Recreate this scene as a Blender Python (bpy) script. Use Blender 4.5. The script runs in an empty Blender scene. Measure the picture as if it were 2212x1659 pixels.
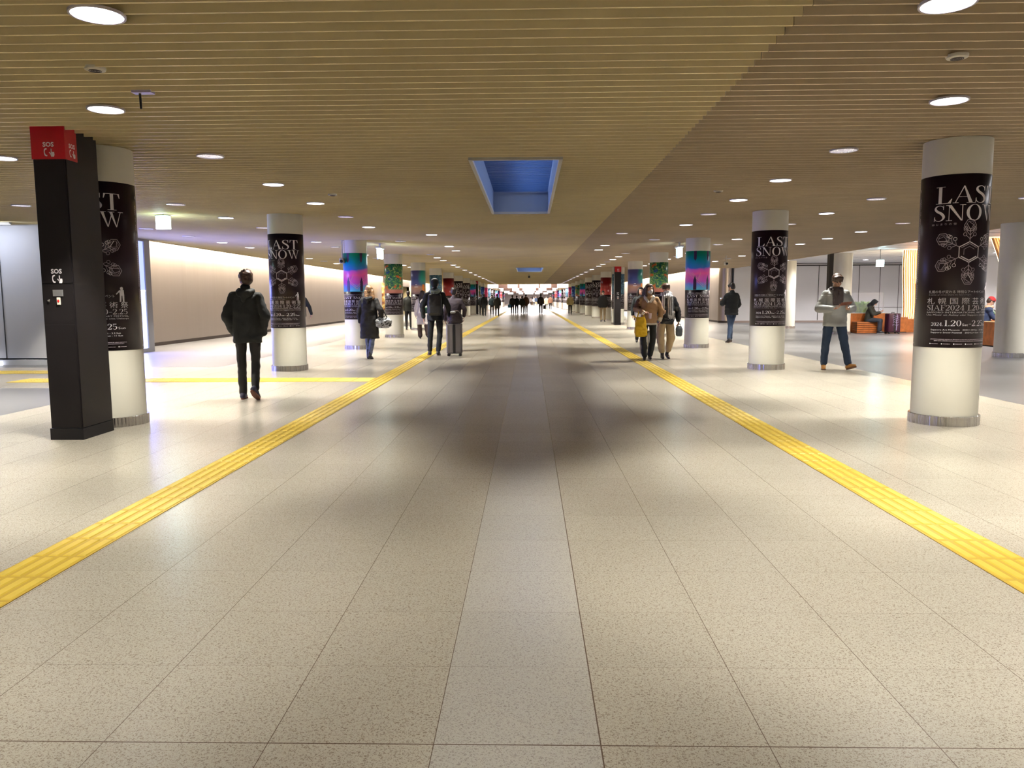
import bpy, bmesh, math, random
from mathutils import Vector, Matrix, noise
random.seed(7)
S = bpy.context.scene
COL = S.collection
PI = math.pi

# ------------------------------------------------------------------ camera, world, exposure
PITCH, YAW, ROLL, EYE, FPX = 0.108058725, 0.0222769769, -0.00496903839, 1.325, 1692.8
cam_data = bpy.data.cameras.new('camera')
cam_data.sensor_fit = 'HORIZONTAL'
cam_data.sensor_width = 36.0
cam_data.lens = FPX / 2212.0 * 36.0
cam_data.clip_start = 0.05
cam_data.clip_end = 800
cam = bpy.data.objects.new('camera', cam_data)
COL.objects.link(cam)
_f = Vector((-math.sin(YAW) * math.cos(PITCH), math.cos(YAW) * math.cos(PITCH), -math.sin(PITCH)))
_r = Vector((math.cos(YAW), math.sin(YAW), 0))
_u = _r.cross(_f)
_r2 = _r * math.cos(ROLL) + _u * math.sin(ROLL)
_u2 = -_r * math.sin(ROLL) + _u * math.cos(ROLL)
cam.matrix_world = Matrix(((_r2.x, _u2.x, -_f.x, 0), (_r2.y, _u2.y, -_f.y, 0), (_r2.z, _u2.z, -_f.z, EYE), (0, 0, 0, 1)))
S.camera = cam
S.view_settings.view_transform = 'Standard'
S.view_settings.look = 'None'
S.view_settings.gamma = 1
S.view_settings.use_curve_mapping = False
S.view_settings.exposure = 0.55
S.cycles.use_adaptive_sampling = True
S.cycles.adaptive_threshold = 0.06
S.cycles.max_bounces = 5
S.cycles.diffuse_bounces = 3
S.cycles.glossy_bounces = 2
S.cycles.transparent_max_bounces = 8
S.cycles.sample_clamp_indirect = 6.0
S.cycles.caustics_reflective = False
S.cycles.caustics_refractive = False
W = bpy.data.worlds.new('world')
S.world = W
W.use_nodes = True
W.node_tree.nodes['Background'].inputs[0].default_value = (0.25, 0.28, 0.35, 1)
W.node_tree.nodes['Background'].inputs[1].default_value = 0.02
SPOT_W = 11.6          # power of one lit ceiling downlight
SPOT_COL = (1.0, 0.96, 0.87)

# ------------------------------------------------------------------ materials
MATS = {}
def mat(name, col=(0.5, 0.5, 0.5), rough=0.6, metal=0.0, emit=None, estr=0.0, nscale=0, namp=0.0, bump=0.0, bscale=60, spec=0.5, coat=0.0, sheen=0.0, alpha=1.0):
    if name in MATS: return MATS[name]
    m = bpy.data.materials.new(name); m.use_nodes = True
    nt = m.node_tree; b = nt.nodes['Principled BSDF']
    b.inputs['Base Color'].default_value = (*col, 1)
    b.inputs['Roughness'].default_value = rough
    b.inputs['Metallic'].default_value = metal
    b.inputs['Specular IOR Level'].default_value = spec
    if coat: b.inputs['Coat Weight'].default_value = coat
    if sheen: b.inputs['Sheen Weight'].default_value = sheen
    if alpha < 1: b.inputs['Alpha'].default_value = alpha
    if emit:
        b.inputs['Emission Color'].default_value = (*emit, 1)
        b.inputs['Emission Strength'].default_value = estr
    if nscale or bump:
        tc = nt.nodes.new('ShaderNodeTexCoord')
    if nscale:
        n = nt.nodes.new('ShaderNodeTexNoise'); n.inputs['Scale'].default_value = nscale; n.inputs['Detail'].default_value = 4
        r = nt.nodes.new('ShaderNodeValToRGB')
        r.color_ramp.elements[0].position = 0.3; r.color_ramp.elements[1].position = 0.7
        r.color_ramp.elements[0].color = (*[max(0, c * (1 - namp)) for c in col], 1)
        r.color_ramp.elements[1].color = (*[min(1, c * (1 + namp)) for c in col], 1)
        nt.links.new(tc.outputs['Object'], n.inputs['Vector']); nt.links.new(n.outputs['Fac'], r.inputs['Fac'])
        nt.links.new(r.outputs['Color'], b.inputs['Base Color'])
    if bump:
        n2 = nt.nodes.new('ShaderNodeTexNoise'); n2.inputs['Scale'].default_value = bscale; n2.inputs['Detail'].default_value = 3
        bp = nt.nodes.new('ShaderNodeBump'); bp.inputs['Strength'].default_value = bump; bp.inputs['Distance'].default_value = 0.01
        nt.links.new(tc.outputs['Object'], n2.inputs['Vector']); nt.links.new(n2.outputs['Fac'], bp.inputs['Height'])
        nt.links.new(bp.outputs['Normal'], b.inputs['Normal'])
    MATS[name] = m
    return m

class NT:
    """tiny helper to wire node trees"""
    def __init__(s, m): s.t = m.node_tree; s.b = s.t.nodes['Principled BSDF']
    def n(s, typ, **kw):
        nd = s.t.nodes.new('ShaderNode' + typ)
        for k, v in kw.items(): setattr(nd, k, v)
        return nd
    def l(s, a, b): s.t.links.new(a, b)
    def math(s, op, a, b=None, c=None):
        nd = s.n('Math', operation=op)
        for i, v in enumerate((a, b, c)):
            if v is None: continue
            if hasattr(v, 'links'): s.l(v, nd.inputs[i])
            else: nd.inputs[i].default_value = v
        return nd.outputs[0]
    def mix(s, fac, a, b):
        nd = s.n('MixRGB')
        for i, v in zip((0, 1, 2), (fac, a, b)):
            if hasattr(v, 'links'): s.l(v, nd.inputs[i])
            elif i == 0: nd.inputs[0].default_value = v
            else: nd.inputs[i].default_value = (*v, 1)
        return nd.outputs[0]
    def ramp(s, fac, stops, interp='LINEAR'):
        nd = s.n('ValToRGB'); cr = nd.color_ramp; cr.interpolation = interp
        while len(cr.elements) < len(stops): cr.elements.new(0.5)
        for e, (p, c) in zip(cr.elements, stops):
            e.position = p; e.color = (*c, 1)
        s.l(fac, nd.inputs[0])
        return nd.outputs[0]

def floor_material(name, base, dark, tint, rough, grain=1.0, joints=True, tile=(0.5, 0.5), off=(0.2104, 2.2116), center=False):
    m = mat(name, base, rough); k = NT(m)
    geo = k.n('NewGeometry'); sep = k.n('SeparateXYZ'); k.l(geo.outputs['Position'], sep.inputs[0])
    X, Y = sep.outputs[0], sep.outputs[1]
    # stone grains
    n1 = k.n('TexNoise'); n1.inputs['Scale'].default_value = 150; n1.inputs['Detail'].default_value = 1.5; n1.inputs['Distortion'].default_value = 1.2
    k.l(geo.outputs['Position'], n1.inputs['Vector'])
    f1 = k.ramp(n1.outputs['Fac'], [(0.37, (1, 1, 1)), (0.47, (0, 0, 0))])
    n2 = k.n('TexNoise'); n2.inputs['Scale'].default_value = 260; n2.inputs['Detail'].default_value = 2
    k.l(geo.outputs['Position'], n2.inputs['Vector'])
    f2 = k.ramp(n2.outputs['Fac'], [(0.35, (1, 1, 1)), (0.55, (0, 0, 0))])
    tx = k.math('DIVIDE', k.math('SUBTRACT', X, off[0]), tile[0]); ty = k.math('DIVIDE', k.math('SUBTRACT', Y, off[1]), tile[1])
    fx, fy = k.math('FLOOR', tx), k.math('FLOOR', ty)
    comb = k.n('CombineXYZ'); k.l(fx, comb.inputs[0]); k.l(fy, comb.inputs[1])
    wn = k.n('TexWhiteNoise', noise_dimensions='2D'); k.l(comb.outputs[0], wn.inputs['Vector'])
    tone = k.math('MULTIPLY_ADD', wn.outputs['Value'], 0.06, 0.95)
    col = k.mix(k.math('MULTIPLY', f2, 0.30), base, tint)
    col = k.mix(k.math('MULTIPLY', f1, 0.58 * grain), col, dark)
    if center:   # the run of cooler grey stone along the middle
        inx = k.math('MULTIPLY', k.math('GREATER_THAN', X, off[0] - 0.5), k.math('LESS_THAN', X, off[0]))
        col = k.mix(k.math('MULTIPLY', inx, 0.22), col, (0.52, 0.54, 0.58))
    sc = k.n('VectorMath', operation='SCALE'); k.l(col, sc.inputs[0]); k.l(tone, sc.inputs['Scale'])
    col = sc.outputs[0]
    if joints:
        # distance to the nearest joint in metres; the two expansion joints are wider and darker
        jx = k.math('MULTIPLY', k.math('PINGPONG', tx, 0.5), tile[0]); jy = k.math('MULTIPLY', k.math('PINGPONG', ty, 0.5), tile[1])
        major_x = k.math('LESS_THAN', k.math('ABSOLUTE', k.math('SUBTRACT', X, off[0])), 0.05)
        major_y = k.math('LESS_THAN', k.math('ABSOLUTE', k.math('SUBTRACT', Y, off[1])), 0.05)
        wx = k.math('MULTIPLY_ADD', major_x, 0.0010, 0.0013); wy = k.math('MULTIPLY_ADD', major_y, 0.0016, 0.0009)
        lx = k.math('LESS_THAN', jx, wx); ly = k.math('LESS_THAN', jy, wy)
        strong = k.math('MAXIMUM', lx, k.math('MULTIPLY', ly, k.math('MULTIPLY_ADD', major_y, 0.4, 0.6)))
        col = k.mix(k.math('MULTIPLY', strong, 0.85), col, (0.09, 0.05, 0.03))
    k.l(col, k.b.inputs['Base Color'])
    return m

M_FLOOR = floor_material('granite_light', (0.50, 0.46, 0.385), (0.11, 0.063, 0.03), (0.30, 0.23, 0.15), 0.27, center=True)
M_GREY = floor_material('granite_grey', (0.17, 0.165, 0.165), (0.12, 0.12, 0.12), (0.22, 0.215, 0.22), 0.34, grain=0.5, tile=(1.0, 0.5))
M_YEL = mat('tactile_yellow', (0.64, 0.46, 0.055), 0.5, nscale=9, namp=0.06)
M_YELD = mat('tactile_yellow_base', (0.48, 0.31, 0.03), 0.6)
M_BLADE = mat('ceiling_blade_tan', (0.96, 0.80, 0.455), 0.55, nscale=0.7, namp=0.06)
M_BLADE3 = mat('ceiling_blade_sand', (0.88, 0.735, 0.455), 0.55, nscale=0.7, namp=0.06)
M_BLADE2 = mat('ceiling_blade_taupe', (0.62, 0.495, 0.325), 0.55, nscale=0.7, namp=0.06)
M_PLENUM = mat('ceiling_plenum', (0.10, 0.085, 0.065), 0.9)
M_COLUMN = mat('column_white', (0.72, 0.69, 0.58), 0.45, nscale=2, namp=0.02)
M_STEEL = mat('brushed_steel', (0.62, 0.60, 0.57), 0.22, 1.0)
M_BLACK = mat('poster_black', (0.020, 0.011, 0.015), 0.30, spec=0.22)
M_INK = mat('poster_white_ink', (0.88, 0.84, 0.88), 0.4)
M_INK2 = mat('poster_grey_ink', (0.44, 0.37, 0.42), 0.4)
M_KIOSK = mat('kiosk_charcoal', (0.013, 0.011, 0.012), 0.42, spec=0.2, nscale=3, namp=0.1)
M_RED = mat('sign_red', (0.42, 0.004, 0.012), 0.35)
M_WHITE = mat('white_paint', (0.72, 0.72, 0.74), 0.5, nscale=1.5, namp=0.02)
M_WALLP = mat('wall_panel_white', (0.74, 0.73, 0.75), 0.5, nscale=0.8, namp=0.03)
M_WALLM = mat('wall_brushed_metal', (0.46, 0.40, 0.36), 0.36, 0.8)
M_DARK = mat('dark_brown', (0.035, 0.022, 0.018), 0.6)
M_JOINT = mat('joint_dark', (0.05, 0.05, 0.05), 0.7)
M_LAMP = mat('lamp_glow', (1, 1, 1), 0.5, emit=(1.0, 0.97, 1.0), estr=9.0)
M_RING = mat('lamp_ring', (0.62, 0.58, 0.66), 0.3, 0.2)
M_REFL = mat('lamp_reflector', (0.85, 0.84, 0.82), 0.12, 1.0)
M_GLINT = mat('lamp_painted_glints', (0.75, 0.74, 0.72), 0.2, 0.6)
_k = NT(M_GLINT); _tc = _k.n('TexCoord'); _vo = _k.n('TexVoronoi'); _vo.inputs['Scale'].default_value = 26; _k.l(_tc.outputs['Object'], _vo.inputs['Vector'])
_k.l(_k.ramp(_vo.outputs['Distance'], [(0.12, (3, 2.8, 2.5)), (0.30, (.25, .22, .2)), (0.55, (.9, .8, .9))]), _k.b.inputs['Emission Color']); _k.b.inputs['Emission Strength'].default_value = 0.42  # reflector glints painted in as a weakly glowing cell pattern
M_COVE = mat('cove_lamp', (1, 1, 1), 0.5, emit=(1.0, 0.90, 0.76), estr=26.0)
M_SCREEN = mat('screen_blue', (0.1, 0.1, 0.3), 0.3, emit=(0.33, 0.40, 1.0), estr=1.25)
M_SCREENL = mat('screen_white', (0.5, 0.5, 0.6), 0.3, emit=(0.52, 0.60, 1.0), estr=1.4)
M_EXIT = mat('exit_sign_glow', (1, 1, 1), 0.4, emit=(0.80, 1.0, 0.97), estr=9.0)
M_GREYM = mat('grey_metal', (0.30, 0.30, 0.31), 0.4, 0.6)
M_OFFW = mat('off_white_plastic', (0.60, 0.56, 0.47), 0.45)
M_BLK = mat('black_plastic', (0.012, 0.012, 0.013), 0.4)
M_BLUEP = mat('skylight_blue_paint', (0.26, 0.33, 0.44), 0.55)
M_GRILLE = mat('skylight_grille', (0.03, 0.045, 0.075), 0.4, 0.3)
M_SKYGL = mat('skylight_pane', (0.01, 0.015, 0.04), 0.1, emit=(0.10, 0.14, 0.60), estr=0.5)
M_WOOD = mat('orange_wood', (0.56, 0.17, 0.035), 0.45, nscale=6, namp=0.25)
M_WOODL = mat('lattice_wood', (0.75, 0.36, 0.10), 0.5)
M_LATGL = mat('lattice_glow', (1, 1, 1), 0.5, emit=(1.0, 0.80, 0.50), estr=4.5)

# column mesh material brightened steel band uses vertical streaks
def streaks(m, scale=30, dist=0.05):
    k = NT(m); tc = k.n('TexCoord'); mp = k.n('Mapping'); mp.inputs['Scale'].default_value = (scale, scale, 0.05)
    k.l(tc.outputs['Object'], mp.inputs['Vector']); n = k.n('TexNoise'); n.inputs['Scale'].default_value = 1; n.inputs['Detail'].default_value = 3
    k.l(mp.outputs[0], n.inputs['Vector'])
    bp = k.n('Bump'); bp.inputs['Strength'].default_value = 1.0; bp.inputs['Distance'].default_value = dist
    k.l(n.outputs['Fac'], bp.inputs['Height']); k.l(bp.outputs['Normal'], k.b.inputs['Normal'])
streaks(M_STEEL, 22, 0.06)
streaks(M_WALLM, 0.9, 0.03)

# ------------------------------------------------------------------ mesh helpers
class MB:
    def __init__(s): s.v = []; s.f = []; s.m = []; s.mi = 0; s.mats = []
    def use(s, m):
        if m not in s.mats: s.mats.append(m)
        s.mi = s.mats.index(m); return s
    def face(s, idx): s.f.append(tuple(idx)); s.m.append(s.mi)
    def add(s, vs, fs):
        o = len(s.v); s.v += [tuple(v) for v in vs]
        for f in fs: s.face([i + o for i in f])
    def box(s, x0, x1, y0, y1, z0, z1):
        s.add([(x0, y0, z0), (x1, y0, z0), (x1, y1, z0), (x0, y1, z0), (x0, y0, z1), (x1, y0, z1), (x1, y1, z1), (x0, y1, z1)],
              [(0, 3, 2, 1), (4, 5, 6, 7), (0, 1, 5, 4), (1, 2, 6, 5), (2, 3, 7, 6), (3, 0, 4, 7)]); return s
    def bbox(s, x0, x1, y0, y1, z0, z1, b=0.01, seg=3):
        """box with rounded vertical and horizontal edges"""
        bm = bmesh.new(); bmesh.ops.create_cube(bm, size=1)
        for v in bm.verts: v.co = Vector(((x0 + x1) / 2 + v.co.x * (x1 - x0), (y0 + y1) / 2 + v.co.y * (y1 - y0), (z0 + z1) / 2 + v.co.z * (z1 - z0)))
        bmesh.ops.bevel(bm, geom=bm.edges[:], offset=b, segments=seg, profile=0.5, affect='EDGES')
        s.frombm(bm); return s
    def frombm(s, bm, mtx=None):
        bm.verts.index_update()
        s.add([(mtx @ v.co if mtx else v.co.copy()) for v in bm.verts], [[v.index for v in f.verts] for f in bm.faces]); bm.free()
    def lathe(s, prof, n=48, c=(0, 0), caps=True, a0=0, a1=2 * PI):
        full = abs(a1 - a0 - 2 * PI) < 1e-6; o = len(s.v); cols = n if full else n + 1
        for i in range(cols):
            a = a0 + (a1 - a0) * i / n
            for r, z in prof: s.v.append((c[0] + r * math.cos(a), c[1] + r * math.sin(a), z))
        k = len(prof)
        for i in range(n):
            j = (i + 1) % cols
            for q in range(k - 1): s.face((o + i * k + q, o + j * k + q, o + j * k + q + 1, o + i * k + q + 1))
        if caps and full:
            s.face([o + i * k for i in range(n)][::-1]); s.face([o + i * k + k - 1 for i in range(n)])
        return s
    def cap(s, p0, r0, p1, r1, n=12, rings=4):
        """capsule swept from p0 (radius r0) to p1 (radius r1), closed"""
        p0, p1 = Vector(p0), Vector(p1); d = p1 - p0; L = d.length
        if L < 1e-6: d = Vector((0, 0, 1)); L = 1e-6
        d = d / L; a = d.orthogonal().normalized(); b = d.cross(a); rows = []
        for i in range(rings + 1):
            t = -PI / 2 + (PI / 2) * i / rings; rows.append((p0 + d * (r0 * math.sin(t)), r0 * math.cos(t)))
        for i in range(rings + 1):
            t = (PI / 2) * i / rings; rows.append((p1 + d * (r1 * math.sin(t)), r1 * math.cos(t)))
        o = len(s.v); s.v.append(tuple(rows[0][0])); rr = rows[1:-1]
        for c, r in rr:
            for i in range(n):
                an = 2 * PI * i / n; s.v.append(tuple(c + (a * math.cos(an) + b * math.sin(an)) * r))
        e = len(s.v); s.v.append(tuple(rows[-1][0]))
        for i in range(n):
            j = (i + 1) % n; s.face((o, o + 1 + j, o + 1 + i))
            for q in range(len(rr) - 1): s.face((o + 1 + q * n + i, o + 1 + q * n + j, o + 1 + (q + 1) * n + j, o + 1 + (q + 1) * n + i))
            s.face((e, o + 1 + (len(rr) - 1) * n + i, o + 1 + (len(rr) - 1) * n + j))
        return s
    def ell(s, c, r, rot=None, n=16, m=10):
        """ellipsoid centre c radii r"""
        o = len(s.v); c = Vector(c); R = rot or Matrix.Identity(3)
        for i in range(m + 1):
            t = PI * i / m
            for j in range(n):
                a = 2 * PI * j / n
                s.v.append(tuple(c + R @ Vector((r[0] * math.sin(t) * math.cos(a), r[1] * math.sin(t) * math.sin(a), r[2] * math.cos(t)))))
        for i in range(m):
            for j in range(n):
                k = (j + 1) % n
                s.face((o + i * n + j, o + (i + 1) * n + j, o + (i + 1) * n + k, o + i * n + k))
        return s
    def loft(s, rings, n=24, close=True, p=2.0):
        """rings: (cx, cy, z, rx, ry) horizontal superellipses"""
        o = len(s.v)
        for cx, cy, z, rx, ry in rings:
            for i in range(n):
                a = 2 * PI * i / n; ca, sa = math.cos(a), math.sin(a)
                s.v.append((cx + rx * math.copysign(abs(ca) ** (2 / p), ca), cy + ry * math.copysign(abs(sa) ** (2 / p), sa), z))
        for q in range(len(rings) - 1):
            for i in range(n):
                j = (i + 1) % n; s.face((o + q * n + i, o + q * n + j, o + (q + 1) * n + j, o + (q + 1) * n + i))
        if close:
            s.face([o + i for i in range(n)][::-1]); s.face([o + (len(rings) - 1) * n + i for i in range(n)])
        return s
    def tube(s, pts, r, n=10):
        for a, b in zip(pts[:-1], pts[1:]): s.cap(a, r, b, r, n=n, rings=2)
        return s
    def poly(s, pts3): s.add(pts3, [tuple(range(len(pts3)))]); return s
    def mesh(s, name):
        me = bpy.data.meshes.new(name); me.from_pydata(s.v, [], s.f)
        for m in s.mats: me.materials.append(m)
        if len(s.mats) > 1: me.polygons.foreach_set('material_index', s.m)
        me.update(); return me
    def build(s, name, m=None, parent=None, smooth=False, loc=None, fix=False):
        if m is not None and not s.mats: s.mats = [m]
        me = s.mesh(name)
        if fix:
            bm = bmesh.new(); bm.from_mesh(me); bmesh.ops.recalc_face_normals(bm, faces=bm.faces[:]); bm.to_mesh(me); bm.free()
        return obj(name, me, None, parent, smooth, loc)

def obj(name, me, m=None, parent=None, smooth=False, loc=None):
    if m is not None: me.materials.clear(); me.materials.append(m)
    if smooth is True: me.polygons.foreach_set('use_smooth', [True] * len(me.polygons))
    elif smooth:
        me.polygons.foreach_set('use_smooth', [True] * len(me.polygons))
        me.set_sharp_from_angle(angle=smooth)
    o = bpy.data.objects.new(name, me); COL.objects.link(o)
    if parent: o.parent = parent
    if loc: o.location = loc
    return o
def empty(name, loc=(0, 0, 0), rz=0):
    o = bpy.data.objects.new(name, None); COL.objects.link(o); o.location = loc; o.rotation_euler = (0, 0, rz); o.empty_display_size = 0.1; return o
def tag(o, label=None, cat=None, group=None, kind=None):
    if label: o['label'] = label
    if cat: o['category'] = cat
    if group: o['group'] = group
    if kind: o['kind'] = kind
    return o
def struct(name, mb, m=None, smooth=False): return tag(mb.build(name, m, smooth=smooth), kind='structure')
def dup(src, parent=None, loc=None, rz=None, mtx=None):
    c = src.copy(); COL.objects.link(c)
    if parent: c.parent = parent
    else: c.parent = None
    if loc is not None: c.location = loc
    if rz is not None: c.rotation_euler = (0, 0, rz)
    for ch in src.children: dup(ch, c)
    return c

# scratch scene where remesh modifiers and text are evaluated
TMP = bpy.data.scenes.new('scratch')
def evaluate(o):
    TMP.collection.objects.link(o); TMP.view_layers[0].update()
    dg = TMP.view_layers[0].depsgraph
    me = bpy.data.meshes.new_from_object(o.evaluated_get(dg), depsgraph=dg)
    TMP.collection.objects.unlink(o); bpy.data.objects.remove(o); return me
def remesh(mb, voxel=0.012, smooth=6, fn=None, name='form'):
    """melt overlapping shells into one continuous surface"""
    o = bpy.data.objects.new('scratch_form', mb.mesh(name))
    md = o.modifiers.new('r', 'REMESH'); md.mode = 'VOXEL'; md.voxel_size = voxel; md.adaptivity = 0
    if smooth:
        sm = o.modifiers.new('s', 'SMOOTH'); sm.iterations = smooth; sm.factor = 0.5
    me = evaluate(o); me.name = name
    if fn:
        nr = [v.normal.copy() for v in me.vertices]
        for v, n_ in zip(me.vertices, nr): v.co = fn(v.co, n_)
    me.materials.clear()
    return me
FONT = None
def text_polys(txt, size, width=None, bold=0.0):
    """sans text as a flat mesh; returns (verts2d, faces)"""
    cu = bpy.data.curves.new('t', 'FONT'); cu.body = txt; cu.size = size; cu.resolution_u = 2; cu.offset = bold * size
    o = bpy.data.objects.new('scratch_text', cu); me = evaluate(o)
    vs = [(v.co.x, v.co.y) for v in me.vertices]; fs = [tuple(p.vertices) for p in me.polygons]
    bpy.data.meshes.remove(me)
    if not vs: return [], []
    x0 = min(v[0] for v in vs); x1 = max(v[0] for v in vs); y0 = min(v[1] for v in vs)
    k = (width / (x1 - x0)) if width else 1
    return [((x - x0) * k, y) for x, y in vs], fs

# ------------------------------------------------------------------ floor
YEND = 235.0
fl = MB().use(M_FLOOR)
fl.box(-6.17, 6.07, -13, YEND, -0.12, 0)
fl.box(-14.0, -6.17, 12.3 - 0.5, 15.5, -0.12, 0)
fl.use(M_GREY)
fl.box(-14.0, -6.17, -13, 11.8, -0.12, 0)
fl.box(-14.0, -6.17, 15.5, YEND, -0.12, 0)
fl.box(6.07, 21.0, -13, YEND, -0.12, 0)
struct('floor', fl)

# ------------------------------------------------------------------ tactile paving
def tactile(name, x0, x1, y0, y1, along='Y'):
    b = MB().use(M_YELD); b.box(x0, x1, y0, y1, 0.0005, 0.0035); b.use(M_YEL)
    if along == 'Y':
        n = int(round((y1 - y0) / 0.3))
        for i in range(n):
            ya = y0 + i * 0.3 + 0.012; yb = y0 + (i + 1) * 0.3 - 0.012
            for k in range(4):
                c = x0 + (x1 - x0) * (k + 0.5) / 4
                w = 0.026
                b.add([(c - w, ya, 0.0035), (c + w, ya, 0.0035), (c + w, yb, 0.0035), (c - w, yb, 0.0035),
                       (c - w + 0.006, ya + 0.006, 0.0085), (c + w - 0.006, ya + 0.006, 0.0085), (c + w - 0.006, yb - 0.006, 0.0085), (c - w + 0.006, yb - 0.006, 0.0085)],
                      [(4, 5, 6, 7), (0, 1, 5, 4), (1, 2, 6, 5), (2, 3, 7, 6), (3, 0, 4, 7)])
    else:
        n = int(round((x1 - x0) / 0.3)); m = max(1, int(round((y1 - y0) / 0.3)))
        for i in range(n):
            xa = x0 + i * 0.3 + 0.012; xb = x0 + (i + 1) * 0.3 - 0.012
            for k in range(4 * m):
                c = y0 + (y1 - y0) * (k + 0.5) / (4 * m); w = 0.026
                b.add([(xa, c - w, 0.0035), (xb, c - w, 0.0035), (xb, c + w, 0.0035), (xa, c + w, 0.0035),
                       (xa + 0.006, c - w + 0.006, 0.0085), (xb - 0.006, c - w + 0.006, 0.0085), (xb - 0.006, c + w - 0.006, 0.0085), (xa + 0.006, c + w - 0.006, 0.0085)],
                      [(4, 5, 6, 7), (0, 1, 5, 4), (1, 2, 6, 5), (2, 3, 7, 6), (3, 0, 4, 7)])
    return b.build(name)
tag(tactile('tactile_paving', -2.60, -2.30, -6.0, 129.0), 'long yellow ribbed guide strip running up the left side of the corridor floor', 'tactile paving')
tag(tactile('tactile_paving', 2.21, 2.51, -6.0, 129.0), 'long yellow ribbed guide strip running up the right side of the corridor floor', 'tactile paving')
tag(tactile('tactile_paving', -8.6, -2.602, 12.62, 13.22, 'X'), 'yellow guide strip crossing the floor leftward behind the walking man in black', 'tactile paving')
tag(tactile('tactile_paving', -13.1, -8.6, 14.15, 14.75, 'X'), 'short yellow guide strip at the far left in front of the pale wall', 'tactile paving')

# ------------------------------------------------------------------ ceiling: transverse blades under a dark plenum
ZC = 2.90
SK1 = (-0.655, 0.355, 9.10, 14.76)
SK2 = (-0.65, 0.72, 40.0, 46.1)
SK0 = []
pl = MB().use(M_PLENUM)
def slab_with_holes(b, x0, x1, y0, y1, z0, z1, holes):
    ys = [y0]
    for h in holes:
        b.box(x0, x1, ys[-1], h[2], z0, z1); b.box(x0, h[0], h[2], h[3], z0, z1); b.box(h[1], x1, h[2], h[3], z0, z1); ys.append(h[3])
    b.box(x0, x1, ys[-1], y1, z0, z1)
slab_with_holes(pl, -10.0, 9.3, -13, 86.0, ZC + 0.12, ZC + 0.16, [SK1, SK2])
pl.box(9.3, 10.9, -13, 42.4, ZC + 0.12, ZC + 0.16)
pl.box(-14.0, -10.0, -13, 20.65, ZC + 0.12, ZC + 0.16)
pl.box(-14.2, -10.0, 20.65, 86, 3.3, 3.34)           # lid over the cove slot
pl.box(9.3, 11, 42.4, 86, 3.3, 3.34)
struct('ceiling', pl)
def blades(b, x0, x1, y0, y1, step=0.16, th=0.017, h=0.066):
    y = y0
    while y < y1:
        segs = [(x0, x1)]
        for hx0, hx1, hy0, hy1 in (SK1, SK2):
            if hy0 - 0.02 < y < hy1 + 0.01:
                out = []
                for a, c in segs:
                    if c <= hx0 or a >= hx1: out.append((a, c))
                    else:
                        if a < hx0: out.append((a, hx0))
                        if c > hx1: out.append((hx1, c))
                segs = out
        for a, c in segs: b.box(a, c, y, y + th, ZC, ZC + h)
        y += step
LAMPHOLES = []
OFFY = 4.47 - 0.16 * 109
bl = MB().use(M_BLADE)
blades(bl, -10.0, 1.54, OFFY, 86.0); blades(bl, -14.0, -10.0, OFFY, 20.6)
struct('trim_1', bl)
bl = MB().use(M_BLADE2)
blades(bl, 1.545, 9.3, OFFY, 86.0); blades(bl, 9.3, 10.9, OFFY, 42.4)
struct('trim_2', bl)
# edge fascia of the bladed ceiling
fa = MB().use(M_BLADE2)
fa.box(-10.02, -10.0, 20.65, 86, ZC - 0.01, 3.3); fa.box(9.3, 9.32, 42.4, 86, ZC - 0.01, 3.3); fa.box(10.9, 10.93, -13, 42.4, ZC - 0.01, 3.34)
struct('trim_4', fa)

# white panelled ceiling of the side bay on the right
wc = MB().use(M_WHITE)
y = -13.0
while y < 42.0:
    wc.box(10.93, 20.8, y, y + 1.10, 3.12, 3.13); y += 1.28
wc.use(M_JOINT); wc.box(10.93, 20.8, -13, 42.5, 3.15, 3.17)
struct('ceiling_side_bay', wc)

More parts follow.
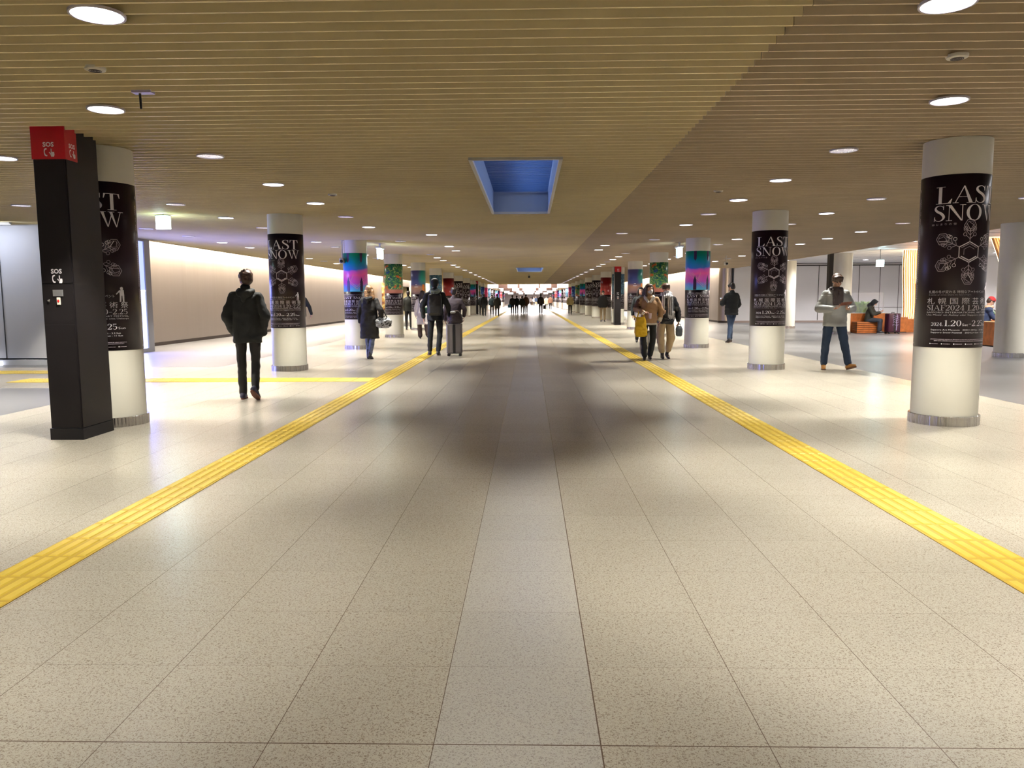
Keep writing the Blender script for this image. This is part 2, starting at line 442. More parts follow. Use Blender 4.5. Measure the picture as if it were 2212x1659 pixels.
# skylights: frame, painted well, louvre grille and the dark pane above
def skylight(hole, label, n):
    x0, x1, y0, y1 = hole; t = empty('skylight', ((x0 + x1) / 2, (y0 + y1) / 2, ZC)); tag(t, label, 'skylight')
    ox, oy, oz = t.location
    w = MB()
    def bx(a, b_, c, d, e, f): w.box(a - ox, b_ - ox, c - oy, d - oy, e - oz, f - oz)
    ztop = 3.62
    bx(x0 - 0.02, x0 + 0.005, y0, y1, ZC + 0.02, ztop); bx(x1 - 0.005, x1 + 0.02, y0, y1, ZC + 0.02, ztop)
    bx(x0 + 0.005, x1 - 0.005, y0 - 0.02, y0 + 0.005, ZC + 0.02, ztop); bx(x0 + 0.005, x1 - 0.005, y1 - 0.005, y1 + 0.02, ZC + 0.02, ztop)
    w.build('well', M_BLUEP, t)
    f = MB()
    for a, b_, c, d in ((x0 - 0.03, x0 + 0.012, y0 - 0.03, y1 + 0.03), (x1 - 0.012, x1 + 0.03, y0 - 0.03, y1 + 0.03), (x0, x1, y0 - 0.03, y0 + 0.012), (x0, x1, y1 - 0.012, y1 + 0.03)):
        f.box(a - ox, b_ - ox, c - oy, d - oy, ZC - 0.012 - oz, ZC + 0.03 - oz)
    f.build('frame', M_OFFW, t)
    g = MB(); y = y0 + 0.05
    while y < y1 - 0.03:
        g.box(x0 + 0.01 - ox, x1 - 0.01 - ox, y - oy, y + 0.035 - oy, 3.285 - oz, 3.315 - oz); y += 0.115
    g.build('louvre_grille', mat('louvre_blue', (0.06, 0.12, 0.24), 0.35, 0.3), t)
    p = MB(); p.box(x0 - ox, x1 - ox, y0 - oy, y1 - oy, 3.58 - oz, 3.60 - oz); p.build('pane', M_SKYGL, t)
    la = bpy.data.lights.new('skylight_lamp', 'AREA'); la.shape = 'RECTANGLE'; la.size = (x1 - x0) * 0.5; la.size_y = (y1 - y0) * 0.9
    la.energy = 28 if n == 1 else 90; la.color = (0.38, 0.55, 1.0)
    lo = bpy.data.objects.new('skylight_lamp', la); COL.objects.link(lo); lo.location = (0.18, 0, 3.55 - oz); lo.parent = t
    return t
skylight(SK1, 'long blue louvred skylight opening in the slatted ceiling nearest the camera', 1)
skylight(SK2, 'small blue skylight opening far down the corridor ceiling above the white camera', 2)

# ------------------------------------------------------------------ walls
w = MB().use(M_WALLM)
w.box(-11.2, -11.0, 20.65, 59.5, 0.10, 3.3)
struct('wall_left', w)
w = MB().use(mat('wall_warm_yellow', (0.62, 0.54, 0.32), 0.5)); w.box(-16.0, -15.8, 59.5, 72, 0, 3.3); w.box(-16.0, -11.0, 72, 72.2, 0, 3.3); w.box(-11.2, -11.0, 72, 86, 0, 3.3); w.box(-16, -11.2, 59.3, 59.5, 0, 3.3)
w.use(M_DARK); w.box(-11.2, -10.9, 59.5, 72, 2.45, 3.3); w.use(M_PLENUM); w.box(-16, -11.2, 59.5, 72, 2.9, 3.0)
struct('wall_left_passage', w)
w = MB().use(mat('step_stone', (0.45, 0.42, 0.36), 0.4))
for i in range(5): w.box(-15.8, -12.2 - .34 * i, 59.6, 71.9, .15 * i, .15 * (i + 1))
tag(w.build('staircase'), 'pale stone steps in the side passage far down the left wall', 'stairs')
b = MB(); b.box(-11.03, -10.975, 20.65, 59.5, 0.0, 0.10); struct('baseboard_left', b, M_DARK)
w = MB().use(M_WALLM)
w.box(10.3, 10.5, 42.95, 86, 0.10, 3.3)
w.lathe([(0.36, 0.10), (0.36, 3.12)], n=32, c=(10.55, 42.75))
struct('wall_right', w, smooth=math.radians(40))
b = MB(); b.box(10.27, 10.34, 42.95, 86, 0.0, 0.10); b.lathe([(0.345, 0), (0.345, 0.10)], n=32, c=(10.55, 42.75)); struct('baseboard_right', b, M_DARK)
w = MB().use(M_WALLP)
w.box(-14.0, -10.0, 16.2, 16.35, 0.14, 3.02); w.box(-10.15, -10.0, 16.35, 20.55, 0.10, 3.02); w.box(-11.2, -10.0, 20.55, 20.65, 0.0, 3.3)
w.use(M_JOINT); w.box(-10.98, -10.968, 16.185, 16.2, 0.14, 3.02); w.box(-12.6, -12.588, 16.185, 16.2, 0.14, 3.02)
struct('wall_left_corner', w)
b = MB(); b.box(-14.0, -10.0, 16.14, 16.2, 0.0, 0.11); struct('baseboard_left_corner', b, M_WHITE)
w = MB().use(M_WALLP); w.box(-14.2, -14.0, -13, 20.65, 0, 3.3); struct('wall_left_near', w)
# panelled wall closing the right bay
w = MB().use(M_WALLP)
w.box(10.95, 20.9, 42.5, 42.7, 0.10, 3.12)
w.use(M_JOINT)
for x, ww in ((11.95, .02), (14.17, .018), (15.44, .03), (17.58, .03), (18.68, .02), (19.67, .02)):
    w.box(x - ww / 2, x + ww / 2, 42.485, 42.5, 0.12, 3.0)
w.box(13.1, 14.17, 42.485, 42.5, 0.78, 0.80); w.box(17.6, 20.6, 42.485, 42.5, 0.78, 0.80)
w.box(10.95, 20.9, 42.48, 42.5, 3.0, 3.05)
struct('wall_back_bay', w)
b = MB(); b.box(10.95, 20.9, 42.46, 42.5, 0.0, 0.10); struct('baseboard_back_bay', b, mat('base_pinkgrey', (0.35, 0.27, 0.24), 0.4))
w = MB().use(M_WALLP); w.box(20.8, 21.0, -13, 42.7, 0, 3.3); struct('wall_right_bay', w)
w = MB().use(M_WALLP); w.box(-14.2, 21.0, -13.2, -13.0, 0, 3.4); struct('wall_behind_camera', w)
# far section of the corridor beyond the bladed ceiling
M_FARC = mat('far_ceiling_brown', (0.26, 0.12, 0.09), 0.6)
w = MB().use(M_FARC); w.box(-11.2, 10.5, 86, YEND, 3.06, 3.12)
w.use(M_BLADE); w.box(-11.2, 10.5, 85.95, 86.05, ZC, 3.3)
struct('ceiling_far', w)
w = MB().use(M_WALLP); w.box(-8.2, -8.0, 86, YEND, 0, 3.1); w.box(-11.2, -8.0, 86, 86.2, 0, 3.3); struct('wall_left_far', w)
w = MB().use(M_WALLP); w.box(8.0, 8.2, 86, YEND, 0, 3.1); w.box(8.0, 10.5, 86, 86.2, 0, 3.3); struct('wall_right_far', w)
w = MB().use(mat('end_wall', (0.8, 0.76, 0.78), 0.6)); w.box(-8.2, 8.2, YEND, YEND + 0.2, 0, 3.1); struct('wall_end', w)

# cove lamps above the edge of the ceiling, washing the metal walls
def thing_mesh(name, mb, m, label, cat, group=None, smooth=False):
    return tag(mb.build(name, m, smooth=smooth), label, cat, group)
c = MB(); c.box(-10.6, -10.12, 20.6, 86, 3.22, 3.26)
thing_mesh('cove_lamp', c, M_COVE, 'bright white light strip above the metal wall on the left', 'lamp')
c = MB(); c.box(9.42, 9.9, 43.2, 86, 3.22, 3.26)
thing_mesh('cove_lamp', c, M_COVE, 'bright white light strip above the metal wall on the right', 'lamp')

# ------------------------------------------------------------------ downlights
DY0, DSTEP = 4.47 - 2.142, 2.142     # grid along the corridor
def make_downlight(on):
    t = empty('downlight')
    r = MB(); r.lathe([(0.134, -0.010), (0.146, -0.010), (0.147, 0.004), (0.0005, 0.004)], n=40, caps=False)
    r.build('trim_ring', M_RING, t, smooth=math.radians(30))
    if on:
        l = MB(); l.lathe([(0.0005, -0.005), (0.135, -0.005)], n=40, caps=False)
        l.build('lamp_lens', M_LAMP, t)
    else:
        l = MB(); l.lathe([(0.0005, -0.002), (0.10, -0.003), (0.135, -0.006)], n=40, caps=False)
        l.build('reflector', M_GLINT, t)
    return t
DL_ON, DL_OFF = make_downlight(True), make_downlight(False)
DL_USED = {True: False, False: False}
SPOT = bpy.data.lights.new('downlight_beam', 'SPOT')
SPOT.energy = SPOT_W * 4 * PI; SPOT.color = SPOT_COL; SPOT.spot_size = math.radians(94); SPOT.spot_blend = 0.42; SPOT.shadow_soft_size = 0.13
SPOT.use_nodes = True      # reflector lamps throw more light sideways than straight down: an even pool with a soft rim
_t = SPOT.node_tree; _e = _t.nodes['Emission']; _tc = _t.nodes.new('ShaderNodeTexCoord'); _sp = _t.nodes.new('ShaderNodeSeparateXYZ'); _t.links.new(_tc.outputs['Normal'], _sp.inputs[0])
def _m(op, a, b=None):
    n = _t.nodes.new('ShaderNodeMath'); n.operation = op
    for i, v in enumerate((a, b)):
        if v is None: continue
        if hasattr(v, 'links'): _t.links.new(v, n.inputs[i])
        else: n.inputs[i].default_value = v
    return n.outputs[0]
_t.links.new(_m('POWER', _m('MAXIMUM', _m('ABSOLUTE', _sp.outputs[2]), 0.5), -3.0), _e.inputs['Strength'])
SPOT3 = SPOT.copy(); SPOT3.name = 'bay_fill_beam'; SPOT3.energy *= 2.6; SPOT3.use_nodes = False; SPOT3.spot_size = math.radians(150); SPOT3.spot_blend = .8; SPOT3.color = (1, .97, .95)
SPOT2 = SPOT.copy(); SPOT2.name = 'downlight_beam_weak'; SPOT2.energy *= 0.12
ORD = ['', 'second', 'third', 'fourth', 'fifth', 'sixth', 'seventh', 'eighth', 'ninth', 'tenth', 'eleventh', 'twelfth', 'thirteenth', 'fourteenth', 'fifteenth', 'sixteenth', 'seventeenth', 'eighteenth', 'nineteenth', 'twentieth']
def ordinal(n): return 'nearest' if n == 0 else (ORD[n] + ' nearest' if n < len(ORD) else None)
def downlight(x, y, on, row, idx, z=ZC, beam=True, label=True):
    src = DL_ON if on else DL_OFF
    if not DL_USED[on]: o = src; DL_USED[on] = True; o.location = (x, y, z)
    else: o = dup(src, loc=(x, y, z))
    st = 'lit' if on else 'unlit reflector'
    on_ = ordinal(idx)
    tag(o, f'{st} round downlight in the {row} ceiling row, {on_} to the camera' if on_ else f'tiny far {st} round downlight at the distant end of the {row} ceiling row', 'ceiling light', 'round ceiling downlights')
    if beam:
        s = bpy.data.objects.new('downlight_beam', SPOT if on else SPOT2); COL.objects.link(s); s.parent = o; s.location = (0, 0, -0.03)
    return o
rows = {
  'inner left': (-3.49, 0.0), 'inner right': (3.39, 0.0), 'outer left': (-5.80, 0.0), 'outer right': (5.60, 0.0), 'far left': (-8.38, 0.0), 'far right': (8.02, 0.0)}
OFF = {'inner left': {2, 5, 8, 11, 14}, 'inner right': {2, 5, 7, 8, 11, 14}, 'outer left': {1, 4, 6, 9, 12}, 'outer right': {1, 4, 6, 9, 12}, 'far left': {4, 6, 7, 10, 13}, 'far right': {2, 4, 6, 10, 13}}
NEARX = {0, 7, 9, 10}      # rungs of the grid where the inner pair stands closer together
for row, (x, _) in rows.items():
    n = 38 if 'inner' in row else 18
    cnt = 0
    for i in range(n):
        yy = 4.47 + DSTEP * i * 0.9955
        xx = x
        if 'inner' in row and i in NEARX: xx = -2.38 if x < 0 else 2.26
        if 'far left' == row and yy > 19 and yy < 0: continue
        if yy > 84: break
        on = i not in OFF[row] if i < 16 else (i % 2 == 0)
        # leave out the ones the frame cannot show (in front of the image edge) but keep their light through the next loop
        vis = abs(xx) / yy < 0.70
        if row in ('outer left', 'outer right') and i in (0, 1): vis = (i == 1)
        if row in ('far left', 'far right') and i < 3: vis = False
        if vis:
            downlight(xx, yy, on, row, cnt, beam=(yy < 60)); cnt += 1
        elif on:
            downlight(xx, yy, True, row + ' side', cnt + 3, beam=True)
# the rows carry on behind the camera and keep the near floor lit
for i in range(1, 6):
    for x in (-3.53, 3.39, -7.6, 7.3):
        yy = 4.47 - DSTEP * i
        if abs(x) < 5 and i == 1: x = x * 0.67
        s = dup(DL_ON, loc=(x, yy, ZC)); tag(s, 'round downlight behind the camera', 'ceiling light', 'downlights behind the camera')
        q = [c for c in s.children if c.type == 'LIGHT']
# far section: glowing rectangular ceiling boxes
M_BOX = mat('light_box', (1, 1, 1), 0.5, emit=(1.0, 0.93, 0.95), estr=3.2)
def light_box(x, y, wx, ly, z, label):
    t = empty('light_box', (x, y, z)); tag(t, label, 'light box', 'glowing light boxes at the far end')
    g = MB(); g.box(-wx / 2, wx / 2, -ly / 2, ly / 2, -0.42, 0.0); g.build('diffuser', M_BOX, t)
    f = MB(); f.box(-wx / 2 - 0.03, wx / 2 + 0.03, -ly / 2 - 0.03, ly / 2 + 0.03, 0.0, 0.12); f.build('frame', M_OFFW, t)
for ri, (y, z) in enumerate(((88.5, 3.0), (126, 3.0), (165, 3.0), (205, 3.0))):
    for xi, (x, wx) in enumerate(((-4.15, 1.25), (-1.85, 1.05), (0.0, 2.1), (1.85, 1.15), (3.75, 1.1))):
        lab = f'glowing rectangular ceiling box, {["nearest", "second", "third", "farthest"][ri]} cross row, {["leftmost", "second from left", "wide middle one", "fourth from left", "rightmost"][xi]}'
        light_box(x * (1.0 if ri == 0 else 1.15), y, wx, 3.0, z, lab)
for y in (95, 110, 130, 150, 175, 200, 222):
    la = bpy.data.lights.new('far_fill', 'AREA'); la.shape = 'RECTANGLE'; la.size = 9; la.size_y = 10; la.energy = 1500; la.color = (1, 0.93, 0.9)  # added free-floating area lamps that brighten the far section
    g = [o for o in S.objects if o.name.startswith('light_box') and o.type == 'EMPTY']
    lo = bpy.data.objects.new('far_fill_lamp', la); COL.objects.link(lo); lo.location = (0, y, 2.5)
# sensors and speakers on the ceiling
def disc(x, y, label):
    t = empty('ceiling_speaker', (x, y, ZC)); tag(t, label, 'speaker', 'round ceiling speakers')
    a = MB(); a.lathe([(0.0005, -0.012), (0.045, -0.012), (0.064, -0.008), (0.069, 0.0), (0.069, 0.012)], n=32, caps=False); a.build('housing', M_OFFW, t, smooth=math.radians(40))
    g = MB()
    for r in (0.014, 0.026, 0.038): g.lathe([(r - 0.004, -0.011), (r - 0.004, -0.015), (r + 0.003, -0.015), (r + 0.003, -0.011)], n=28, caps=False)
    g.build('grille', M_DARK, t)
disc(-2.96, 5.49, 'round cream ceiling speaker near the upper left corner')
disc(2.83, 5.44, 'round cream ceiling speaker near the upper right corner')
disc(-2.96, 12.0, 'small cream ceiling disc left of the skylight, farther off')
disc(2.81, 11.93, 'small cream ceiling disc right of the skylight, farther off')
t = empty('ceiling_bracket', (-2.93, 6.1, ZC)); tag(t, 'small ceiling plate with a short black rod hanging between two left downlights', 'bracket')
a = MB(); a.box(-0.075, 0.075, -0.035, 0.035, -0.008, 0.01); a.build('plate', mat('bracket_plate', (0.42, 0.36, 0.5), 0.4), t)
a = MB(); a.cap((-0.025, 0, -0.005), 0.009, (-0.022, 0, -0.115), 0.009); a.build('rod', M_BLK, t, smooth=True)

# added round lamps that brighten the white panelled bay on the right
k = 0
for x in (12.4, 16.2, 19.2):
    for y in (3.0, 9.5, 15.0, 20.5, 26.0, 33.0, 38.5):
        far = y > 12
        o = downlight(x, y, True, 'x', 0, z=3.12, beam=True)
        tag(o, f'added round lamp brightening the white bay at right, {["first", "second", "third"][int((x > 13) + (x > 18))]} row, {ordinal(k % 7)}', 'ceiling light', 'added lamps brightening the white side bay')
        for c_ in o.children:
            if c_.type == 'LIGHT': c_.data = SPOT3
        k += 1

# added cool strip, there only to brighten the pale wall at the far left
t = empty('wall_fill_strip', (-12.1, 15.75, ZC - .03)); tag(t, 'added slim cool white strip brightening the pale wall at the far left', 'lamp')
b = MB(); b.box(-1.7, 1.7, -.04, .04, 0, .04); b.build('housing', M_OFFW, t)
b = MB(); b.box(-1.68, 1.68, -.03, .03, -.008, 0); b.build('diffuser', mat('wall_fill_glow', (1, 1, 1), .5, emit=(.75, .82, 1.0), estr=2.0), t)
la = bpy.data.lights.new('wall_fill_beam', 'AREA'); la.shape = 'RECTANGLE'; la.size = 3.4; la.size_y = .06; la.energy = 24; la.color = (.72, .80, 1.0)
lo = bpy.data.objects.new('wall_fill_beam', la); COL.objects.link(lo); lo.parent = t; lo.location = (0, -.35, -.03); lo.rotation_euler = Vector((0, .62, -1)).to_track_quat('-Z', 'Y').to_euler()
t = empty('floor_light', (-12.2, 16.05, 0)); tag(t, 'glowing white light strip along the foot of the pale wall at the far left', 'lamp')
b = MB(); b.box(-1.3, 1.2, -.05, .05, 0.0, .08); b.build('diffuser', mat('floor_strip_glow', (1, 1, 1), .5, emit=(.85, .88, 1.0), estr=1.5), t)

# ------------------------------------------------------------------ lettering for the posters (a high-contrast serif face drawn as shapes)
def ring(cx, cy, a, b, ai, bi, n=40, a0=0, a1=360):
    out = []
    for i in range(n):
        t0 = math.radians(a0 + (a1 - a0) * i / n); t1 = math.radians(a0 + (a1 - a0) * (i + 1) / n)
        out.append([(cx + a * math.cos(t0), cy + b * math.sin(t0)), (cx + a * math.cos(t1), cy + b * math.sin(t1)),
                    (cx + ai * math.cos(t1), cy + bi * math.sin(t1)), (cx + ai * math.cos(t0), cy + bi * math.sin(t0))])
    return out
def R_(x0, y0, x1, y1): return [(x0, y0), (x1, y0), (x1, y1), (x0, y1)]
def spline(pts, n=8):
    P = [pts[0]] + list(pts) + [pts[-1]]; out = []
    for i in range(1, len(P) - 2):
        for k in range(n):
            t = k / n; q = []
            for d in range(len(pts[0])):
                a, b, c, e = P[i - 1][d], P[i][d], P[i + 1][d], P[i + 2][d]
                q.append(0.5 * ((2 * b) + (-a + c) * t + (2 * a - 5 * b + 4 * c - e) * t * t + (-a + 3 * b - 3 * c + e) * t ** 3))
            out.append(tuple(q))
    out.append(tuple(pts[-1])); return out
def brush(pts, n=8):
    """pts (x, y, width) -> quads along the path"""
    c = spline(pts, n); out = []; L = []
    for i, (x, y, w) in enumerate(c):
        x0, y0 = c[max(0, i - 1)][:2]; x1, y1 = c[min(len(c) - 1, i + 1)][:2]
        dx, dy = x1 - x0, y1 - y0; l = math.hypot(dx, dy) or 1; L.append((x - dy / l * w / 2, y + dx / l * w / 2, x + dy / l * w / 2, y - dx / l * w / 2))
    for a, b in zip(L[:-1], L[1:]): out.append([(a[0], a[1]), (a[2], a[3]), (b[2], b[3]), (b[0], b[1])])
    return out
s_ = 0.032
GL = {
 'L': (0.66, [R_(.13, 0, .26, 1), R_(.03, .968, .38, 1), R_(.03, 0, .60, s_), [(.59, 0), (.64, .27), (.61, .27), (.48, s_)]]),
 'A': (0.80, [[(.07, 0), (.10, 0), (.415, .98), (.385, 1)], [(.37, 1), (.42, 1), (.74, 0), (.59, 0)], R_(.20, .34, .56, .372), R_(0, 0, .21, s_), R_(.50, 0, .83, s_)]),
 'S': (0.56, brush([(.46, .80, .03), (.42, .92, .035), (.28, .985, .04), (.13, .92, .07), (.10, .77, .11), (.19, .63, .13), (.36, .49, .14), (.46, .33, .13), (.47, .19, .10), (.39, .06, .06), (.26, .015, .035), (.12, .07, .03), (.06, .22, .03)]) + [[(.44, .72), (.475, .72), (.475, 1.0), (.45, 1.0)], [(.035, 0), (.06, 0), (.085, .29), (.05, .29)]]),
 'T': (0.68, [R_(.28, 0, .41, 1), R_(.04, .968, .65, 1), [(.02, .72), (.05, .72), (.12, 1), (.04, 1)], [(.64, .72), (.67, .72), (.65, 1), (.57, 1)], R_(.17, 0, .52, s_)]),
 'N': (0.84, [R_(.13, 0, .162, 1), R_(.68, 0, .712, 1), [(.07, 1), (.23, 1), (.712, 0), (.64, 0)], R_(0, .968, .2, 1), R_(.02, 0, .28, s_), R_(.57, .968, .83, 1)]),
 'O': (0.80, ring(.40, .5, .37, .515, .235, .485)),
 'W': (1.12, [[(.08, 1), (.22, 1), (.41, 0), (.37, 0)], [(.37, 0), (.405, 0), (.585, .8), (.56, .9)], [(.46, 1), (.60, 1), (.79, 0), (.75, 0)], [(.75, 0), (.785, 0), (1.0, 1), (.965, 1)], R_(.0, .968, .32, 1), R_(.40, .968, .70, 1), R_(.86, .968, 1.12, 1)]),
 'I': (0.40, [R_(.13, 0, .26, 1), R_(.02, .965, .37, 1), R_(.02, 0, .37, s_)]),
 'F': (0.64, [R_(.13, 0, .26, 1), R_(.02, .965, .60, 1), R_(.02, 0, .40, s_), R_(.2, .48, .48, .52), R_(.45, .36, .48, .64), [(.60, 1), (.56, 1), (.60, .72), (.62, .72)]]),
 '0': (0.58, ring(.28, .5, .25, .51, .13, .485, n=28)),
 '1': (0.42, [R_(.17, 0, .29, 1), [(.03, .86), (.17, .92), (.29, 1), (.2, 1)], R_(.05, 0, .41, s_)]),
 '2': (0.56, brush([(.09, .74, .12), (.12, .92, .05), (.27, .985, .04), (.42, .88, .09), (.45, .72, .13), (.36, .48, .09), (.18, .22, .045), (.06, .06, .04)]) + [R_(.04, 0, .46, .11), [(.44, 0), (.5, .26), (.47, .26), (.38, .1)]]),
 '4': (0.60, [R_(.34, 0, .46, 1), [(.02, .28), (.06, .28), (.46, 1), (.40, 1)], R_(.02, .25, .58, .30), R_(.24, 0, .56, s_)]),
 '5': (0.54, brush([(.10, .50, .03), (.24, .60, .04), (.40, .50, .09), (.45, .30, .12), (.38, .08, .08), (.22, .01, .04), (.07, .12, .07)]) + [R_(.08, .5, .11, 1), R_(.08, .89, .44, 1)]),
 '3': (0.52, brush([(.08, .84, .08), (.22, .98, .04), (.38, .86, .09), (.38, .66, .10), (.2, .53, .03)]) + brush([(.2, .53, .03), (.40, .42, .10), (.43, .22, .12), (.34, .05, .06), (.2, .01, .04), (.06, .12, .08)])),
 '6': (0.56, ring(.28, .31, .24, .32, .12, .29, n=24) + brush([(.1, .3, .11), (.12, .66, .10), (.26, .9, .06), (.42, 1.0, .03)])),
 '.': (0.22, [R_(.05, 0, .16, .11)]), '-': (0.46, [R_(.06, .36, .40, .42)]), ' ': (0.30, []), ':': (0.2, [R_(.05, .1, .14, .2), R_(.05, .5, .14, .6)]),
}
class Flat:
    """flat artwork in poster coordinates (u along the arc, z up), later wrapped on the column"""
    def __init__(s): s.v = []; s.f = []; s.m = []
    def polys(s, ps, mi=1):
        for p in ps:
            o = len(s.v); s.v += list(p); s.f.append(tuple(range(o, o + len(p)))); s.m.append(mi)
    def serif(s, txt, u0, z0, h, width, mi=1):
        tot = sum(GL[c][0] for c in txt); k = width / tot; x = u0
        for c in txt:
            w, ps = GL[c]; s.polys([[(x + px * k, z0 + py * h) for px, py in p] for p in ps], mi); x += w * k
    def sans(s, txt, u0, z0, size, width=None, mi=1, bold=0.0):
        vs, fs = text_polys(txt, size, width, bold)
        o = len(s.v); s.v += [(u0 + x, z0 + y) for x, y in vs]
        for f in fs: s.f.append(tuple(i + o for i in f)); s.m.append(mi)
    def line(s, pts, w, mi=2):
        for (x0, y0), (x1, y1) in zip(pts[:-1], pts[1:]):
            dx, dy = x1 - x0, y1 - y0; l = math.hypot(dx, dy) or 1; nx, ny = -dy / l * w / 2, dx / l * w / 2
            s.polys([[(x0 + nx, y0 + ny), (x0 - nx, y0 - ny), (x1 - nx, y1 - ny), (x1 + nx, y1 + ny)]], mi)
def rnd_marks(F, u0, u1, z, h, mi=2, seed=0, gap=0.25):
    r = random.Random(seed); u = u0
    while u < u1:
        w = h * r.uniform(0.5, 1.6); F.polys([R_(u, z, min(u + w, u1), z + h * r.uniform(0.7, 1))], mi); u += w + h * gap * (3 if r.random() < 0.12 else 1)
def flake(F, cz, k=1.0):
    def P(a, r): a = math.radians(a); return (r * k * math.cos(a) * 1.12, cz + r * k * math.sin(a))
    def hexa(cx, cy, r, rot=30, w=0.005, mi=2):
        q = [(cx + r * k * math.cos(math.radians(rot + 60 * i)), cy + r * k * math.sin(math.radians(rot + 60 * i))) for i in range(7)]; F.line(q, w * k, mi)
    q = [P(30 + 60 * i, 0.102) for i in range(7)]; F.line(q, 0.009 * k, 1)
    q = [P(30 + 60 * i, 0.083) for i in range(7)]; F.line(q[0:3], 0.006 * k); F.line(q[3:6], 0.011 * k, 1)
    q = [P(30 + 60 * i, 0.055) for i in range(4)]; F.line(q, 0.004 * k)
    for i in range(6):
        a = 90 + 60 * i
        F.line([P(a, .10), P(a, .235)], .007 * k)
        cx, cy = P(a, .265); hexa(cx, cy, .062, 30 + a % 60, .006)
        hexa(cx, cy, .043, 30 + a % 60, .003)
        F.line([P(a, .215), P(a - 6, .27), P(a + 3, .30)], .005 * k); F.line([P(a, .22), P(a + 7, .285)], .006 * k, 1 if i % 2 else 2)
        for sg in (1, -1):
            for rr, ll, ang in ((.13, .055, 48), (.165, .062, 40), (.20, .05, 52)):
                bx, by = P(a, rr); d = math.radians(a + sg * ang)
                ex, ey = bx + ll * k * math.cos(d), by + ll * k * math.sin(d); F.line([(bx, by), (ex, ey)], .005 * k)
                c2 = [(ex + .017 * k * math.cos(d + t) + .012 * k * math.cos(d), ey + .017 * k * math.sin(d + t) + .012 * k * math.sin(d)) for t in [j * PI / 4 for j in range(9)]]
                F.line(c2, .0045 * k, 1 if (i + sg) % 3 == 0 else 2)
def lower_text(F):
    rnd = 3
    F.sans('札幌の冬が変わる 特別なアートイベント', -.37, 1.362, .034, .60)
    F.sans('A winter art event where the future begins.', -.37, 1.340, .014, .42)
    F.sans('札 幌 国 際 芸 術 祭', -.385, 1.256, .072, .755)
    F.serif('SIAF2024', -.385, 1.187, .055, .37); F.serif('1.20-2.25', .01, 1.187, .055, .35)
    F.sans('SAPPORO INTERNATIONAL ART FESTIVAL', -.385, 1.160, .022, .755)
    F.sans('Usa Mosir un Askay utar Sapporo otta Uekarpa', -.385, 1.135, .022, .755)
    F.serif('2024.', -.33, 1.03, .036, .12); F.serif('1.20', -.205, 1.03, .058, .17); F.sans('Sat', -.03, 1.031, .035, .06); F.serif('-', .035, 1.03, .05, .035)
    F.serif('2.25', .07, 1.03, .058, .17); F.sans('Sun', .25, 1.031, .035, .075)
    F.sans('Sapporo Art Museum   2024.1.20 Sat - 3.3 Sun', -.33, .984, .02, .60)
    F.sans('Sapporo Snow Festival   2024.2.4 Sun - 11 Sun', -.33, .957, .02, .62)
    rnd_marks(F, -.33, .33, .892, .006, seed=4, gap=.3); rnd_marks(F, -.29, .30, .876, .006, seed=5, gap=.3)
    for i in range(6):
        F.polys([ [(-.33 + i * .115 + .006 * math.cos(t), .848 + .006 * math.sin(t)) for t in [j * PI / 4 for j in range(8)]] ], 1)
        rnd_marks(F, -.318 + i * .115, -.25 + i * .115, .845, .006, seed=10 + i)
def figure(F, u, z0, h):
    F.polys([[(u + .016 * math.cos(t), z0 + h - .017 + .018 * math.sin(t)) for t in [j * PI / 8 for j in range(16)]]], 1)
    F.polys([[(u - .026, z0 + h * .78), (u + .022, z0 + h * .80), (u + .026, z0 + h * .42), (u - .022, z0 + h * .42)], [(u - .026, z0 + h * .78), (u - .024, z0 + h * .66), (u - .055, z0 + h * .48), (u - .062, z0 + h * .53)],
             [(u - .022, z0 + h * .45), (u - .002, z0 + h * .45), (u - .010, z0), (u - .026, z0)], [(u + .004, z0 + h * .45), (u + .026, z0 + h * .45), (u + .024, z0), (u + .008, z0)]], 1)
def side_text(F, zt=2.33, zb=.86):
    for sg in (-1, 1):
        for c, (za, zc) in enumerate(((zt, 1.30), (zt - .03, 1.10))):
            r = random.Random(c + sg); z = za; u = sg * (.575 + .03 * c)
            while z > zc:
                hh = r.uniform(.012, .02); F.polys([R_(u - .007, z - hh, u + .007, z)], 2); z -= hh + (.03 if r.random() < .06 else .005)
        rnd = random.Random(9); z = 1.05
        while z > .90: F.polys([R_(sg * .60 - .004, z - .012, sg * .60 + .004, z)], 2); z -= .016
        F.polys([[(sg * .60 + .009 * math.cos(t), .845 + .009 * math.sin(t)) for t in [j * PI / 4 for j in range(8)]]], 1)
        F.polys([R_(sg * .60 - .014, 2.40, sg * .60 + .014, 2.43)], 2)
RC = 0.318      # column radius
RU = 0.335      # arc unit of the artwork
